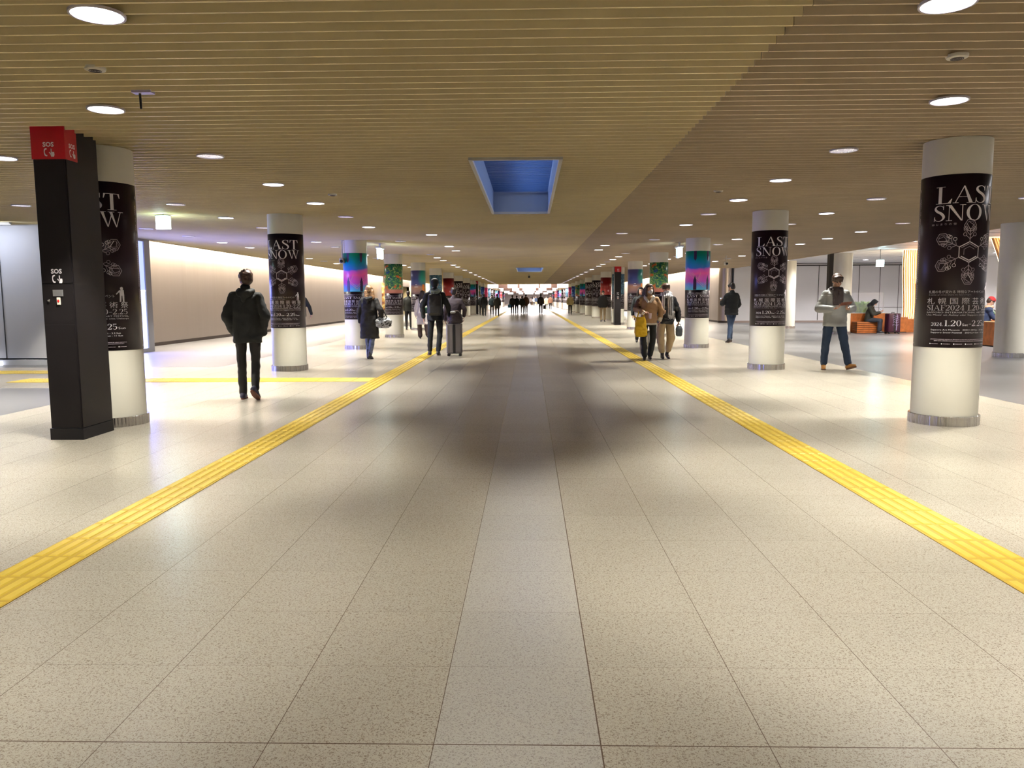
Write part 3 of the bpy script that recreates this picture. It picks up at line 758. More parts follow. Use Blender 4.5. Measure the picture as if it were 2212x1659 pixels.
def wrap(F, name, mats, bg=(), parent=None, inv=False, joined=None):
    """wrap flat artwork around a column of radius RC; bg = [(u0, u1, z0, z1, slot, lift)]"""
    bm = bmesh.new()
    vs = [bm.verts.new((x, 0, z)) for x, z in F.v]
    for f, mi in zip(F.f, F.m):
        if len(set(f)) < 3: continue
        try: fc = bm.faces.new([vs[i] for i in f]); fc.material_index = mi
        except ValueError: pass
    x = -1.06
    while x < 1.06:
        bmesh.ops.bisect_plane(bm, geom=bm.verts[:] + bm.edges[:] + bm.faces[:], plane_co=(x, 0, 0), plane_no=(1, 0, 0), dist=1e-6); x += 0.045
    for v in bm.verts:
        a = v.co.x / RU; r = RC + 0.0042
        v.co = Vector((r * math.sin(a), -r * math.cos(a), v.co.z))
    for u0, u1, z0, z1, slot, lift in bg:
        n = max(4, int((u1 - u0) / .035)); prev = None; r = RC + lift; first = None
        for i in range(n + 1):
            a = (u0 + (u1 - u0) * i / n) / RU
            p = (bm.verts.new((r * math.sin(a), -r * math.cos(a), z0)), bm.verts.new((r * math.sin(a), -r * math.cos(a), z1)),
                 bm.verts.new(((RC - .001) * math.sin(a), -(RC - .001) * math.cos(a), z0)), bm.verts.new(((RC - .001) * math.sin(a), -(RC - .001) * math.cos(a), z1)))
            if prev:
                for q in ((prev[0], p[0], p[1], prev[1]), (prev[1], p[1], p[3], prev[3]), (prev[2], p[2], p[0], prev[0])):
                    fc = bm.faces.new(q); fc.material_index = slot; fc.smooth = True
            else: first = p
            prev = p
    for f in bm.faces:
        c = f.calc_center_median(); nrm = Vector((c.x, c.y, 0))
        f.normal_update()
        if f.normal.dot(nrm) < 0 and abs(f.normal.z) < .5: f.normal_flip()
    me = bpy.data.meshes.new(name); bm.to_mesh(me); bm.free()
    for m in mats: me.materials.append(m)
    return me

# artwork materials: printed pictures laid out by angle and height around the column
def art_mat(name, fn, rough=0.3):
    m = mat(name, (0.5, 0.5, 0.5), rough); k = NT(m); tc = k.n('TexCoord'); sp = k.n('SeparateXYZ'); k.l(tc.outputs['Object'], sp.inputs[0])
    ang = k.math('ARCTAN2', sp.outputs[0], k.math('MULTIPLY', sp.outputs[1], -1.0))
    u = k.math('MULTIPLY', ang, RU); v = k.math('DIVIDE', k.math('SUBTRACT', sp.outputs[2], 1.54), 1.02)
    k.l(fn(k, u, v, tc.outputs['Object']), k.b.inputs['Base Color']); return m
def art_neon(k, u, v, co):
    n = k.n('TexNoise'); n.inputs['Scale'].default_value = 2.2; n.inputs['Detail'].default_value = 3; k.l(co, n.inputs['Vector'])
    vv = k.math('ADD', v, k.math('MULTIPLY_ADD', n.outputs['Fac'], .36, -.18))
    return k.ramp(vv, [(0.02, (.08, .55, .85)), (.15, (.14, .22, .85)), (.22, (.60, .06, .62)), (.42, (1.0, .12, .50)), (.54, (.80, .12, .66)), (.60, (.03, .18, .72)), (.78, (.0, .32, .60)), (.97, (.01, .38, .24))])
def art_jungle(k, u, v, co):
    n = k.n('TexNoise'); n.inputs['Scale'].default_value = 17; n.inputs['Detail'].default_value = 8; n.inputs['Distortion'].default_value = .8; k.l(co, n.inputs['Vector'])
    c = k.ramp(n.outputs['Fac'], [(.30, (.0, .03, .10)), (.42, (.01, .12, .10)), (.50, (.03, .22, .06)), (.58, (.16, .34, .08)), (.64, (.55, .58, .22)), (.72, (.75, .72, .55))])
    n2 = k.n('TexNoise'); n2.inputs['Scale'].default_value = 5.5; n2.inputs['Detail'].default_value = 2; k.l(co, n2.inputs['Vector'])
    c = k.mix(k.ramp(n2.outputs['Fac'], [(.62, (0, 0, 0)), (.68, (1, 1, 1))]), c, (.62, .14, .03))
    c = k.mix(k.ramp(n2.outputs['Fac'], [(.30, (1, 1, 1)), (.36, (0, 0, 0))]), c, (.02, .08, .32))
    return k.mix(k.ramp(v, [(.10, (1, 1, 1)), (.16, (0, 0, 0))]), c, (.55, .20, .16))
def art_dusk(k, u, v, co):
    n = k.n('TexNoise'); n.inputs['Scale'].default_value = 3; k.l(co, n.inputs['Vector'])
    c = k.ramp(v, [(.0, (.05, .03, .06)), (.10, (.22, .12, .14)), (.30, (.42, .22, .16)), (.42, (.06, .07, .26)), (.60, (.05, .08, .30)), (1.0, (.13, .12, .34))])
    t = k.math('ADD', k.math('MULTIPLY', u, 2.6), k.math('MULTIPLY', n.outputs['Fac'], .5))
    c = k.mix(k.math('MULTIPLY', k.ramp(t, [(.35, (0, 0, 0)), (.75, (1, 1, 1))]), k.ramp(v, [(.35, (0, 0, 0)), (.6, (1, 1, 1))])), c, (.03, .34, .28))
    # orange flame to one side
    f = k.math('MULTIPLY', k.math('LESS_THAN', k.math('ABSOLUTE', k.math('SUBTRACT', u, .30)), .06), k.math('LESS_THAN', v, .42))
    return k.mix(f, c, (.9, .28, .04))
def art_winter(k, u, v, co):
    n = k.n('TexNoise'); n.inputs['Scale'].default_value = 9; n.inputs['Detail'].default_value = 4; k.l(co, n.inputs['Vector'])
    return k.ramp(n.outputs['Fac'], [(.3, (.02, .06, .13)), (.5, (.05, .15, .24)), (.66, (.14, .28, .38)), (.74, (.6, .68, .72))])
def art_red(k, u, v, co):
    n = k.n('TexNoise'); n.inputs['Scale'].default_value = 4; k.l(co, n.inputs['Vector'])
    return k.ramp(k.math('ADD', v, k.math('MULTIPLY_ADD', n.outputs['Fac'], .5, -.3)), [(0, (.55, .05, .05)), (.3, (.42, .02, .02)), (.6, (.22, .006, .008)), (1, (.16, .004, .006))])
def art_blue(k, u, v, co):
    n = k.n('TexNoise'); n.inputs['Scale'].default_value = 6; k.l(co, n.inputs['Vector'])
    return k.ramp(n.outputs['Fac'], [(.35, (.01, .03, .25)), (.55, (.02, .12, .6)), (.7, (.3, .5, .9))])
def art_magenta(k, u, v, co):
    return k.ramp(v, [(.0, (.45, .02, .14)), (.6, (.8, .04, .22)), (1, (.6, .05, .25))])
ARTS = {'neon': ('magenta and blue neon picture poster', art_neon), 'jungle': ('green jungle picture poster', art_jungle), 'dusk': ('violet dusk picture poster', art_dusk),
        'winter': ('grey blue winter picture poster', art_winter), 'red': ('dark red picture poster', art_red), 'blue': ('bright blue picture poster', art_blue), 'magenta': ('pink picture poster', art_magenta)}
F_ = Flat(); side_text(F_); lower_text(F_)
F_.serif('LAST', -.352, 2.254, .168, .695); F_.serif('SNOW', -.365, 2.082, .156, .735)
F_.sans('は じ ま り の 雪', -.375, 2.042, .024, .24, mi=2)
flake(F_, 1.77); figure(F_, .305, 1.315, .155)
ME_LS = wrap(F_, 'poster', [M_BLACK, M_INK, M_INK2], [(-1.05, 1.05, .81, 2.54, 0, .003)])
F_ = Flat(); side_text(F_, 1.38); lower_text(F_); 
F_.v = [(x, z if z < 1.33 else z + .08) for x, z in F_.v]      # headline lines move up to make room for the title
F_.serif('LAST', -.385, 1.345, .062, .34); F_.serif('SNOW', .0, 1.345, .062, .36)
figure(F_, .385, 1.40, .14)
FL = F_
M_DUSKD = mat('poster_tower_dark', (.03, .008, .06), .35); M_NEONL = mat('poster_pink_line', (.9, .42, .50), .35)
def art_poster(key):
    G = Flat(); G.v = list(FL.v); G.f = list(FL.f); G.m = list(FL.m)
    if key == 'neon':
        for u in (-.14, .24):
            G.polys([[(u - .045, 1.545), (u + .045, 1.545), (u + .042, 1.80), (u + .018, 1.86), (u, 1.93), (u - .018, 1.86), (u - .042, 1.80)], [(u - .04, 2.56), (u + .04, 2.56), (u + .038, 2.36), (u, 2.30), (u - .038, 2.36)]], 4)
        for d in (0, .05): G.line([(-.36, 2.06 - d), (.10, 1.66 - d), (.42, 1.98 - d)], .008, 5); G.line([(-.22, 2.0 - d * .6), (-.06, 1.84 - d * .6), (.02, 2.02 - d)], .006, 5)
    if key == 'dusk':
        G.polys([[(-.05 + .10 * math.cos(t), 1.86 + .02 * math.sin(t)) for t in [j * PI / 8 for j in range(16)]], [(-.05 + .05 * math.cos(t), 1.95 + .014 * math.sin(t)) for t in [j * PI / 8 for j in range(16)]]], 1)
    if key == 'red':
        G.polys([[(.12 + .05 * math.cos(t), 1.78 + .06 * math.sin(t)) for t in [j * PI / 8 for j in range(16)]]], 5)
    if key == 'winter': G.sans('SIAF', -.08, 2.46, .05, mi=1)
    am = art_mat('print_' + key, ARTS[key][1])
    return wrap(G, 'poster', [M_BLACK, M_INK, M_INK2, am, M_DUSKD, M_NEONL], [(-1.05, 1.05, .80, 1.54, 0, .003), (-1.05, 1.05, 1.54, 2.56, 3, .003)])
ME_ART = {}
# columns
cb = MB().use(M_COLUMN); cb.lathe([(RC, 0.09), (RC, ZC + .002)], n=72, caps=False)
ME_SHAFT = cb.mesh('shaft'); ME_SHAFT.polygons.foreach_set('use_smooth', [True] * len(ME_SHAFT.polygons))
cb = MB().use(M_STEEL); cb.lathe([(RC, 0.102), (.336, 0.102), (.340, .098), (.340, .0), (RC, 0)], n=72, caps=False)
ME_SKIRT = cb.mesh('steel_band'); ME_SKIRT.polygons.foreach_set('use_smooth', [True] * len(ME_SKIRT.polygons)); ME_SKIRT.set_sharp_from_angle(angle=math.radians(40))
SEQ = ['LS', 'LS', 'neon', 'jungle', 'dusk', 'winter', 'red', 'LS', 'LS', 'neon', 'jungle', 'blue', 'magenta', 'winter', 'LS', 'LS', 'neon', 'blue', 'magenta', 'red', 'LS', 'neon', 'blue', 'jungle', 'LS']
XL = [-4.51, -4.56, -4.68, -4.76, -4.80]; XR = [4.40, 4.45, 4.50, 4.52, 4.56]
def column(x, y, key, label, group='round columns with posters'):
    t = empty('column', (x, y, 0)); tag(t, label, 'column', group)
    obj('shaft', ME_SHAFT, parent=t); obj('steel_band', ME_SKIRT, parent=t)
    if key == 'LS': obj('poster', ME_LS, parent=t)
    elif key:
        if key not in ME_ART: ME_ART[key] = art_poster(key)
        obj('poster', ME_ART[key], parent=t)
    return t
for i in range(22):
    y = 8.35 + 6.44 * i
    for side, X in (('left', XL), ('right', XR)):
        x = X[i] if i < len(X) else X[-1]
        key = SEQ[i]
        d = 'black snowflake title poster' if key == 'LS' else ARTS[key][0]
        o_ = ordinal(i) if i < 20 else None
        if i == 0: lab = f'white round column with {d}, closest one on the {side}' + (', partly behind the dark emergency pillar' if side == 'left' else '')
        else: lab = f'white round column with {d}, {o_} in the {side} row' if o_ else f'tiny far white round column with poster at the end of the {side} row'
        column(x, y, key, lab)
# plain columns at the edge of the right bay
for x, y, l in ((10.60, 17.5, 'plain white round column at the right edge of the picture beside the wooden planter'), (11.3, 28.75, 'plain white round column standing behind the man in the grey puffer jacket'), (11.2, 34.4, 'plain white round column half hidden behind the second poster column on the right')):
    t = empty('column', (x, y, 0)); tag(t, l, 'column', 'plain round columns'); obj('shaft', ME_SHAFT, parent=t); obj('steel_band', ME_SKIRT, parent=t)
p = MB(); p.box(-.12, .12, -.12, .12, 0, 2.99); o = p.build('dark_post', M_KIOSK, loc=(11.36, 30.0, 0)); tag(o, 'dark square post rising just left of the plain column behind the puffer jacket man', 'post')

# ------------------------------------------------------------------ SOS emergency pillars
def flat_mesh(F, name, mats, origin, ux, uz=Vector((0, 0, 1))):
    vs = [tuple(Vector(origin) + Vector(ux) * x + uz * z) for x, z in F.v]
    me = bpy.data.meshes.new(name); me.from_pydata(vs, [], F.f)
    for m in mats: me.materials.append(m)
    me.polygons.foreach_set('material_index', F.m); me.update(); return me
def sos(F, u, z, k, mi=0):
    F.sans('SOS', u - .052 * k, z, .058 * k, .104 * k, mi, bold=.035)
    hz = z - .055 * k; hu = u - .028 * k       # handset
    F.polys(brush_flat([(hu + .012 * k, hz + .036 * k, .012 * k), (hu - .006 * k, hz + .03 * k, .013 * k), (hu - .012 * k, hz + .006 * k, .008 * k), (hu - .004 * k, hz - .022 * k, .013 * k), (hu + .014 * k, hz - .026 * k, .012 * k)]), mi)
    q = u + .03 * k                             # pointing hand
    F.polys([[(q - .010 * k, hz + .036 * k), (q, hz + .036 * k), (q, hz - .006 * k), (q - .010 * k, hz - .006 * k)],
             [(q - .010 * k, hz + .006 * k), (q + .022 * k, hz + .006 * k), (q + .024 * k, hz - .02 * k), (q + .018 * k, hz - .036 * k), (q - .008 * k, hz - .036 * k), (q - .014 * k, hz - .016 * k)],
             [(q - .028 * k, hz + .004 * k), (q - .020 * k, hz + .006 * k), (q - .006 * k, hz - .012 * k), (q - .006 * k, hz - .030 * k)]], mi)
def brush_flat(pts): return brush(pts, 5)
def kiosk(x, y, label):
    t = empty('emergency_pillar', (x, y, 0)); tag(t, label, 'emergency pillar', 'SOS emergency pillars')
    w = .155; d = .54
    b = MB(); b.box(-w, w, 0.012, d, .115, ZC + .05); b.box(-w + .012, w - .012, 0.0, .012, .115, 1.485); b.box(-w + .012, w - .012, 0.0, .012, 1.497, ZC + .05)
    b.use(M_KIOSK); b.build('body', M_KIOSK, t)
    b = MB(); b.box(-w - .006, w + .006, -.006, d + .006, 0, .11); b.build('plinth', mat('kiosk_plinth', (.014, .013, .015), .5, spec=.25), t)
    b = MB(); b.box(-w - .004, w + .004, -.004, .19, 2.632, ZC + .04); b.build('red_band', M_RED, t)
    F = Flat(); sos(F, 0, 2.745, 1.0); obj('sos_lettering', flat_mesh(F, 'sos_lettering', [M_INK], (0.005, -.0065, 0), (1, 0, 0)), parent=t)
    F = Flat(); sos(F, 0, 2.745, .95); obj('sos_lettering', flat_mesh(F, 'sos_lettering', [M_INK], (w + .0055, .105, 0), (0, 1, 0)), parent=t)
    F = Flat(); sos(F, 0, 1.585, 1.0); obj('sos_lettering', flat_mesh(F, 'sos_lettering', [M_INK], (.0, -.002, 0), (1, 0, 0)), parent=t)
    b = MB(); b.bbox(-.045, .05, -.008, 0.002, 1.372, 1.432, .002, 2); b.use(M_GREYM); pl_ = b.build('notice_plate', mat('plate_white', (.62, .6, .58), .4), t)
    b = MB(); b.box(-.028, .034, -.0088, -.008, 1.40, 1.402); b.box(-.03, .034, -.0088, -.008, 1.384, 1.3865); b.build('printed_lines', M_GREYM, pl_)
    b = MB(); b.bbox(-.010, .022, -.012, .002, 1.292, 1.36, .003, 2); bt = b.build('call_switch', mat('switch_cream', (.72, .66, .55), .4), t)
    b = MB(); b.ell((.006, -.012, 1.327), (.011, .006, .015), n=14, m=8); b.build('red_button', mat('button_red', (.6, .01, .01), .3), bt, smooth=True)
    b = MB(); b.cap((-.088, -.003, 1.33), .014, (-.088, -.0031, 1.33), .014, n=16); b.build('key_lock', M_STEEL, t, smooth=True)
    b = MB(); b.box(-w + .012, w - .012, -.0006, 0, 1.10, 1.104); b.box(-w + .012, w - .012, -.0006, 0, 1.49, 1.492); b.build('door_seam', M_BLK, t)
kiosk(-4.44, 7.34, 'dark charcoal SOS emergency pillar with red top nearest the camera at the far left')
kiosk(4.42, 39.4, 'dark SOS emergency pillar with red top on the right, behind the man in beige trousers')
kiosk(-4.62, 69.0, 'very distant dark SOS emergency pillar in the left column row')

# ------------------------------------------------------------------ lit wall screen on the left
t = empty('wall_screen', (-10.0, 18.4, 0)); tag(t, 'tall glowing blue screen on the side wall beyond the first left column', 'screen')
b = MB(); b.box(0.002, .10, -1.75, 2.1, .0, .10); b.build('plinth', M_GREYM, t)
b = MB(); b.box(0.002, .10, 1.80, 2.1, .10, 2.90); b.box(0.002, .10, -1.75, -1.62, .10, 2.90); b.box(0.002, .10, -1.62, 1.80, 2.84, 2.90); b.build('frame', M_GREYM, t)
b = MB(); b.box(0.002, .07, -1.62, 1.80, 1.60, 2.84); b.build('upper_screen', M_SCREEN, t)
b = MB(); b.box(0.002, .07, -1.62, 1.80, .10, 1.57); b.build('lower_screen', M_SCREENL, t)
b = MB(); b.box(0.002, .075, -1.62, 1.80, 1.57, 1.60); b.build('light_bar', mat('bar_white', (1, 1, 1), .4, emit=(1, 1, 1), estr=2), t)
la = bpy.data.lights.new('screen_fill', 'AREA'); la.shape = 'RECTANGLE'; la.size = 3.2; la.size_y = 1.6; la.energy = 230; la.color = (.22, .24, 1.0)  # added blue area lamp, boosts the glow beyond the screen's own emission
lo = bpy.data.objects.new('screen_fill', la); COL.objects.link(lo); lo.parent = t; lo.location = (.12, 0, .95); lo.rotation_euler = (0, -PI / 2, 0)
lo.rotation_euler = (0, PI / 2, PI)
lo.rotation_euler = Vector((1, 0, 0)).to_track_quat('-Z', 'Y').to_euler()

# ------------------------------------------------------------------ hanging signs and cameras
def exit_sign(x, y, z0, z1, w, label, dy=.10, ztop=ZC):
    t = empty('exit_sign', (x, y, 0)); tag(t, label, 'sign')
    b = MB(); b.bbox(-w / 2, w / 2, -dy / 2, dy / 2, z0, z1, .006, 2); b.build('lit_panel', M_EXIT, t)
    b = MB(); b.box(-w / 2 - .006, w / 2 + .006, -dy / 2 - .006, dy / 2 + .006, z1 - .002, z1 + .02)
    if ztop > z1 + .03: b.cap((0, 0, z1), .012, (0, 0, ztop), .012)
    b.build('bracket', M_GREYM, t)
    la = bpy.data.lights.new('sign_glow', 'POINT'); la.energy = 9; la.color = (.55, .95, 1.0); la.shadow_soft_size = .12
    lo = bpy.data.objects.new('sign_glow', la); COL.objects.link(lo); lo.parent = t; lo.location = (0, -dy, (z0 + z1) / 2)
exit_sign(-6.72, 14.5, 2.635, 2.865, .24, 'square glowing white sign hanging from the ceiling left of the second left column')
exit_sign(13.25, 30.2, 2.47, 2.72, .26, 'square glowing white sign hanging above the seated hooded person', ztop=3.12)
def edge_sign(x, y, label):
    t = empty('guide_sign', (x, y, 0)); tag(t, label, 'sign')
    b = MB(); b.bbox(-.034, .034, -.3, .3, 2.48, 2.76, .006, 2); b.build('lit_panel', M_EXIT, t)
    b = MB(); b.bbox(-.075, .075, -.32, .32, 2.755, 2.80, .006, 2); b.box(-.02, .02, -.04, .04, 2.8, ZC + .02); b.build('bracket', M_WHITE, t)
    b = MB(); b.box(-.085, -.06, -.05, .0, 2.46, 2.74); b.build('side_plate', mat('sign_blue_plate', (.08, .13, .45), .4), t)
edge_sign(-4.22, 22.4, 'narrow white lit sign seen edge on, hanging right of the third left column')
edge_sign(4.28, 22.7, 'narrow white lit sign seen edge on, hanging left of the third right column')
def cctv(x, y, z, label, s=1.0):
    t = empty('security_camera', (x, y, z)); tag(t, label, 'security camera')
    b = MB(); b.bbox(-.06 * s, .06 * s, -.12 * s, .12 * s, -.07 * s, .07 * s, .03 * s, 3); b.build('housing', M_OFFW, t, smooth=math.radians(40))
    b = MB(); b.cap((0, -.12 * s, -.02), .045 * s, (0, -.14 * s, -.02), .042 * s, n=16); b.build('lens', M_BLK, t, smooth=True)
    b = MB(); b.cap((0, 0, .06 * s), .018, (0, 0, ZC - z + .01), .018); b.lathe([(.05, ZC - z - .01), (.05, ZC - z + .02)], n=20); b.build('mount', M_OFFW, t)
cctv(-4.97, 21.0, 2.36, 'white security camera hanging just left of the third left column')
cctv(7.42, 30.0, 2.62, 'small white security camera hanging above the man looking at his phone')
cctv(0.0, 50.0, 2.72, 'white security camera hanging in the middle of the far ceiling', 1.3)

# ------------------------------------------------------------------ right bay furniture
def leafclump(n, cx, cy, cz, r, h, seed):
    rr = random.Random(seed); b = MB()
    for _ in range(n):
        a = rr.uniform(0, 2 * PI); q = r * rr.random() ** .5 * .5; bx, by = cx + q * math.cos(a), cy + q * .6 * math.sin(a)
        a = rr.uniform(0, 2 * PI); ln = h * rr.uniform(.6, 1.1); out = r * rr.uniform(.4, 1.0); w = .018 + .018 * rr.random(); pr = None
        for i in range(7):
            f = i / 6; px = bx + math.cos(a) * out * f ** 1.4; py = by + math.sin(a) * out * .6 * f ** 1.4; pz = cz + ln * (f - .35 * f * f); ww = w * math.sin(PI * min(.98, f * .9 + .1))
            c = ((px - math.sin(a) * ww, py + math.cos(a) * ww, pz), (px + math.sin(a) * ww, py - math.cos(a) * ww, pz))
            if pr: b.add([pr[0], pr[1], c[1], c[0]], [(0, 1, 2, 3)])
            pr = c
    return b
M_LEAF = mat('leaf_green', (.36, .66, .09), .5, nscale=10, namp=.3)
M_GLASS = mat('screen_glass_frosted', (.78, .78, .90), .18, alpha=.20)
def planter(x0, x1, y0, y1, h, label, slats=True):
    t = empty('wooden_planter', (x0, y0, 0)); tag(t, label, 'planter'); W_, D_ = x1 - x0, y1 - y0
    b = MB(); b.box(0, W_, 0, D_, .03, h); b.build('cabinet', M_WOOD, t)
    b = MB(); b.box(.02, W_ - .02, .02, D_ - .02, 0, .03); b.build('plinth', M_DARK, t)
    b = MB(); b.box(-.01, W_ + .01, -.01, D_ + .01, h, h + .018); b.build('top_board', mat('planter_top', (.62, .33, .14), .4), t)
    return t
planter(12.03, 13.45, 29.75, 30.9, .71, 'orange wooden cabinet beside the seated hooded person, plants and glass above it')
def bench(x0, x1, y0, y1, h, label):
    t = empty('wooden_bench', (x0, y0, 0)); tag(t, label, 'bench'); W_, D_ = x1 - x0, y1 - y0
    b = MB()
    k = 0; z = .02
    while z < h - .05:
        b.box(0, W_, 0, D_, z, z + .05); z += .07
    b.build('slats', M_WOOD, t)
    b = MB(); b.box(.02, W_ - .02, .02, D_ - .02, 0, h - .05); b.build('core', mat('bench_core', (.20, .05, .012), .6), t)
    b = MB(); b.box(-.01, W_ + .01, -.01, D_ + .01, h - .05, h); b.build('seat', mat('bench_seat', (.50, .17, .05), .4), t)
bench(12.10, 13.02, 29.26, 29.73, .42, 'low orange slatted wooden bench under the seated hooded person')
def glass_panel(x0, x1, y, z0, z1, label):
    t = empty('glass_screen', ((x0 + x1) / 2, y, z0)); tag(t, label, 'glass screen'); w = (x1 - x0) / 2; h = z1 - z0
    b = MB(); b.box(-w, w, -.006, .006, .02, h); b.build('pane', M_GLASS, t)
    b = MB(); b.box(-w - .015, -w, -.015, .015, 0, h); b.box(w, w + .015, -.015, .015, 0, h); b.box(-w, w, -.015, .015, 0, .02); b.build('frame', M_WHITE, t)
glass_panel(12.06, 13.25, 29.79, .73, 1.50, 'pale glass screen standing on the wooden cabinet left of the seated person')
b = leafclump(260, 12.72, 30.42, .73, .48, .66, 3); tag(b.build('potted_plant', M_LEAF), 'bright green leafy plant behind the glass screen on the cabinet', 'plant')
# glowing lattice walls
def lattice(x0, x1, y, z0, z1, label, amp, ph, n, baseh, lean=0.0):
    t = empty('lattice_lamp_wall', ((x0 + x1) / 2, y, 0)); tag(t, label, 'lattice wall'); cx = (x0 + x1) / 2
    b = MB()
    for i in range(n):
        f = i / (n - 1); x = x0 + (x1 - x0) * f - cx; pr = None
        for k in range(15):
            g = k / 14; z = z0 + (z1 - z0) * g; yy = amp * math.sin(g * PI * 1.7 + ph + f * 2.2); xx = x + (lean * (1 - g)) + .09 * math.sin(g * PI * 1.5 + ph + .4) * (1 if lean == 0 else .2)
            q = [(xx - .009, yy - .05, z), (xx + .009, yy - .05, z), (xx + .009, yy + .05, z), (xx - .009, yy + .05, z)]
            if pr: b.add(pr + q, [(0, 1, 5, 4), (1, 2, 6, 5), (2, 3, 7, 6), (3, 0, 4, 7)])
            pr = q
    b.build('fins', M_WOODL, t)
    b = MB(); rows_ = []
    for k in range(15):
        g = k / 14; z = z0 + (z1 - z0) * g; r_ = []
        for i in range(12):
            f = i / 11; xx = x0 + (x1 - x0) * f - cx + lean * (1 - g) + .09 * math.sin(g * PI * 1.5 + ph + .4) * (1 if lean == 0 else .2); r_.append((xx, amp * math.sin(g * PI * 1.7 + ph + f * 2.2) + .09, z))
        rows_.append(r_)
    vs = [p for r_ in rows_ for p in r_]; b.add(vs, [(i + k * 12, i + 1 + k * 12, i + 13 + k * 12, i + 12 + k * 12) for k in range(14) for i in range(11)])
    b.build('glowing_panel', M_LATGL, t)
    b = MB(); b.box(x0 - cx - .02, x1 - cx, -.25, .45, 0.0, baseh); b.build('base', M_WOOD, t)
lattice(14.22, 16.6, 30.3, .52, 3.08, 'tall glowing wooden lattice wall on an orange base, right of the seated person', .10, .5, 30, .50)
planter(13.47, 14.18, 29.76, 30.9, .56, 'low orange wooden block behind the burgundy suitcase')
lattice(13.95, 15.6, 24.2, 1.32, 3.08, 'glowing lattice lamp seen between the closest right column and the plain column', .08, 1.6, 22, .62, lean=.55)
b = MB(); b.box(-.02, .5, -.03, .03, 0, 2.35); tag(b.build('room_divider', mat('panel_brown', (.10, .055, .035), .6), loc=(13.45, 24.6, 0)), 'dark brown upright panel beside the glowing lattice behind the closest right column', 'divider')
planter(12.28, 12.95, 20.75, 21.7, .64, 'orange wooden cabinet at the right edge, just left of the plain white column')
bench(12.3, 12.93, 22.05, 22.85, .45, 'orange slatted wooden bench behind the closest right poster column')
glass_panel(12.30, 12.92, 20.85, .66, 1.33, 'pale glass screen on the wooden cabinet at the right edge')
b = leafclump(70, 12.6, 21.2, .66, .32, .5, 5); tag(b.build('potted_plant', mat('leaf_dark', (.07, .16, .06), .5)), 'dark green leafy plant behind the glass screen at the right edge', 'plant')

t = empty('banner', (-10.55, 57.6, 0)); tag(t, 'tall narrow colourful banner standing at the far left before the side passage', 'banner')
am = mat('banner_print', (.4, .25, .08), .5); k = NT(am); tc = k.n('TexCoord'); n = k.n('TexNoise'); n.inputs['Scale'].default_value = 2.5; n.inputs['Detail'].default_value = 4; k.l(tc.outputs['Object'], n.inputs['Vector'])
k.l(k.ramp(n.outputs['Fac'], [(.36, (.06, .03, .02)), (.46, (.30, .10, .03)), (.54, (.50, .36, .08)), (.64, (.60, .56, .40))]), k.b.inputs['Base Color'])
b = MB(); b.box(-.24, .24, -.02, .02, .55, 2.55); b.build('print', am, t)
b = MB(); b.box(-.25, .25, -.15, .15, 0, .03); b.cap((-.24, 0, .03), .012, (-.24, 0, 2.57), .012); b.cap((.24, 0, .03), .012, (.24, 0, 2.57), .012); b.build('stand', M_GREYM, t)

# ------------------------------------------------------------------ people
def V(*a): return Vector(a)
M_SKIN = mat('skin', (.56, .33, .23), .55, nscale=14, namp=.08)
M_HAIRB = mat('hair_black', (.018, .012, .010), .42, bump=.35, bscale=60)
M_HAIRBR = mat('hair_dark_brown', (.055, .026, .015), .45, bump=.35, bscale=60)
M_MASK = mat('face_mask_white', (.70, .70, .72), .75)
def cloth(name, col, rough=.8, **kw): return mat('cloth_' + name, col, rough, bump=kw.pop('bump', .35), bscale=kw.pop('bscale', 22), **kw)
C_BLACK = cloth('black', (.012, .014, .014)); C_CHAR = cloth('charcoal', (.022, .021, .021)); C_TROUS = cloth('dark_trousers', (.018, .016, .017))
C_NAVY = cloth('navy_jeans', (.022, .042, .085)); C_JEAN = cloth('washed_jeans', (.14, .17, .26), nscale=14, namp=.5)
C_GREYP = cloth('grey_puffer', (.36, .37, .36), .55); C_BEIGE = cloth('beige', (.46, .34, .19)); C_WHITE = cloth('white_coat', (.62, .57, .55))
C_LEATH = mat('leather_black', (.012, .012, .014), .28, bump=.8, bscale=16); C_SHEAR = cloth('shearling_tan', (.34, .20, .10)); C_SHEARD = cloth('shearling_brown', (.10, .042, .022))
C_FLEECE = cloth('fleece_cream', (.72, .66, .56), bscale=120); C_YEL = cloth('yellow_tote', (.78, .48, .01), .5); C_TAN = mat('boot_tan', (.52, .24, .06), .55, bump=.2)
C_BROWN = cloth('brown_coat', (.16, .075, .04)); C_NAVYJ = cloth('navy_jacket', (.02, .035, .09)); C_RED = cloth('red_knit', (.55, .03, .03)); C_OLIVE = cloth('dark_olive', (.035, .036, .028))
M_SHOE = mat('shoe_black', (.015, .014, .016), .45); M_SOLE = mat('shoe_sole', (.10, .06, .04), .6)

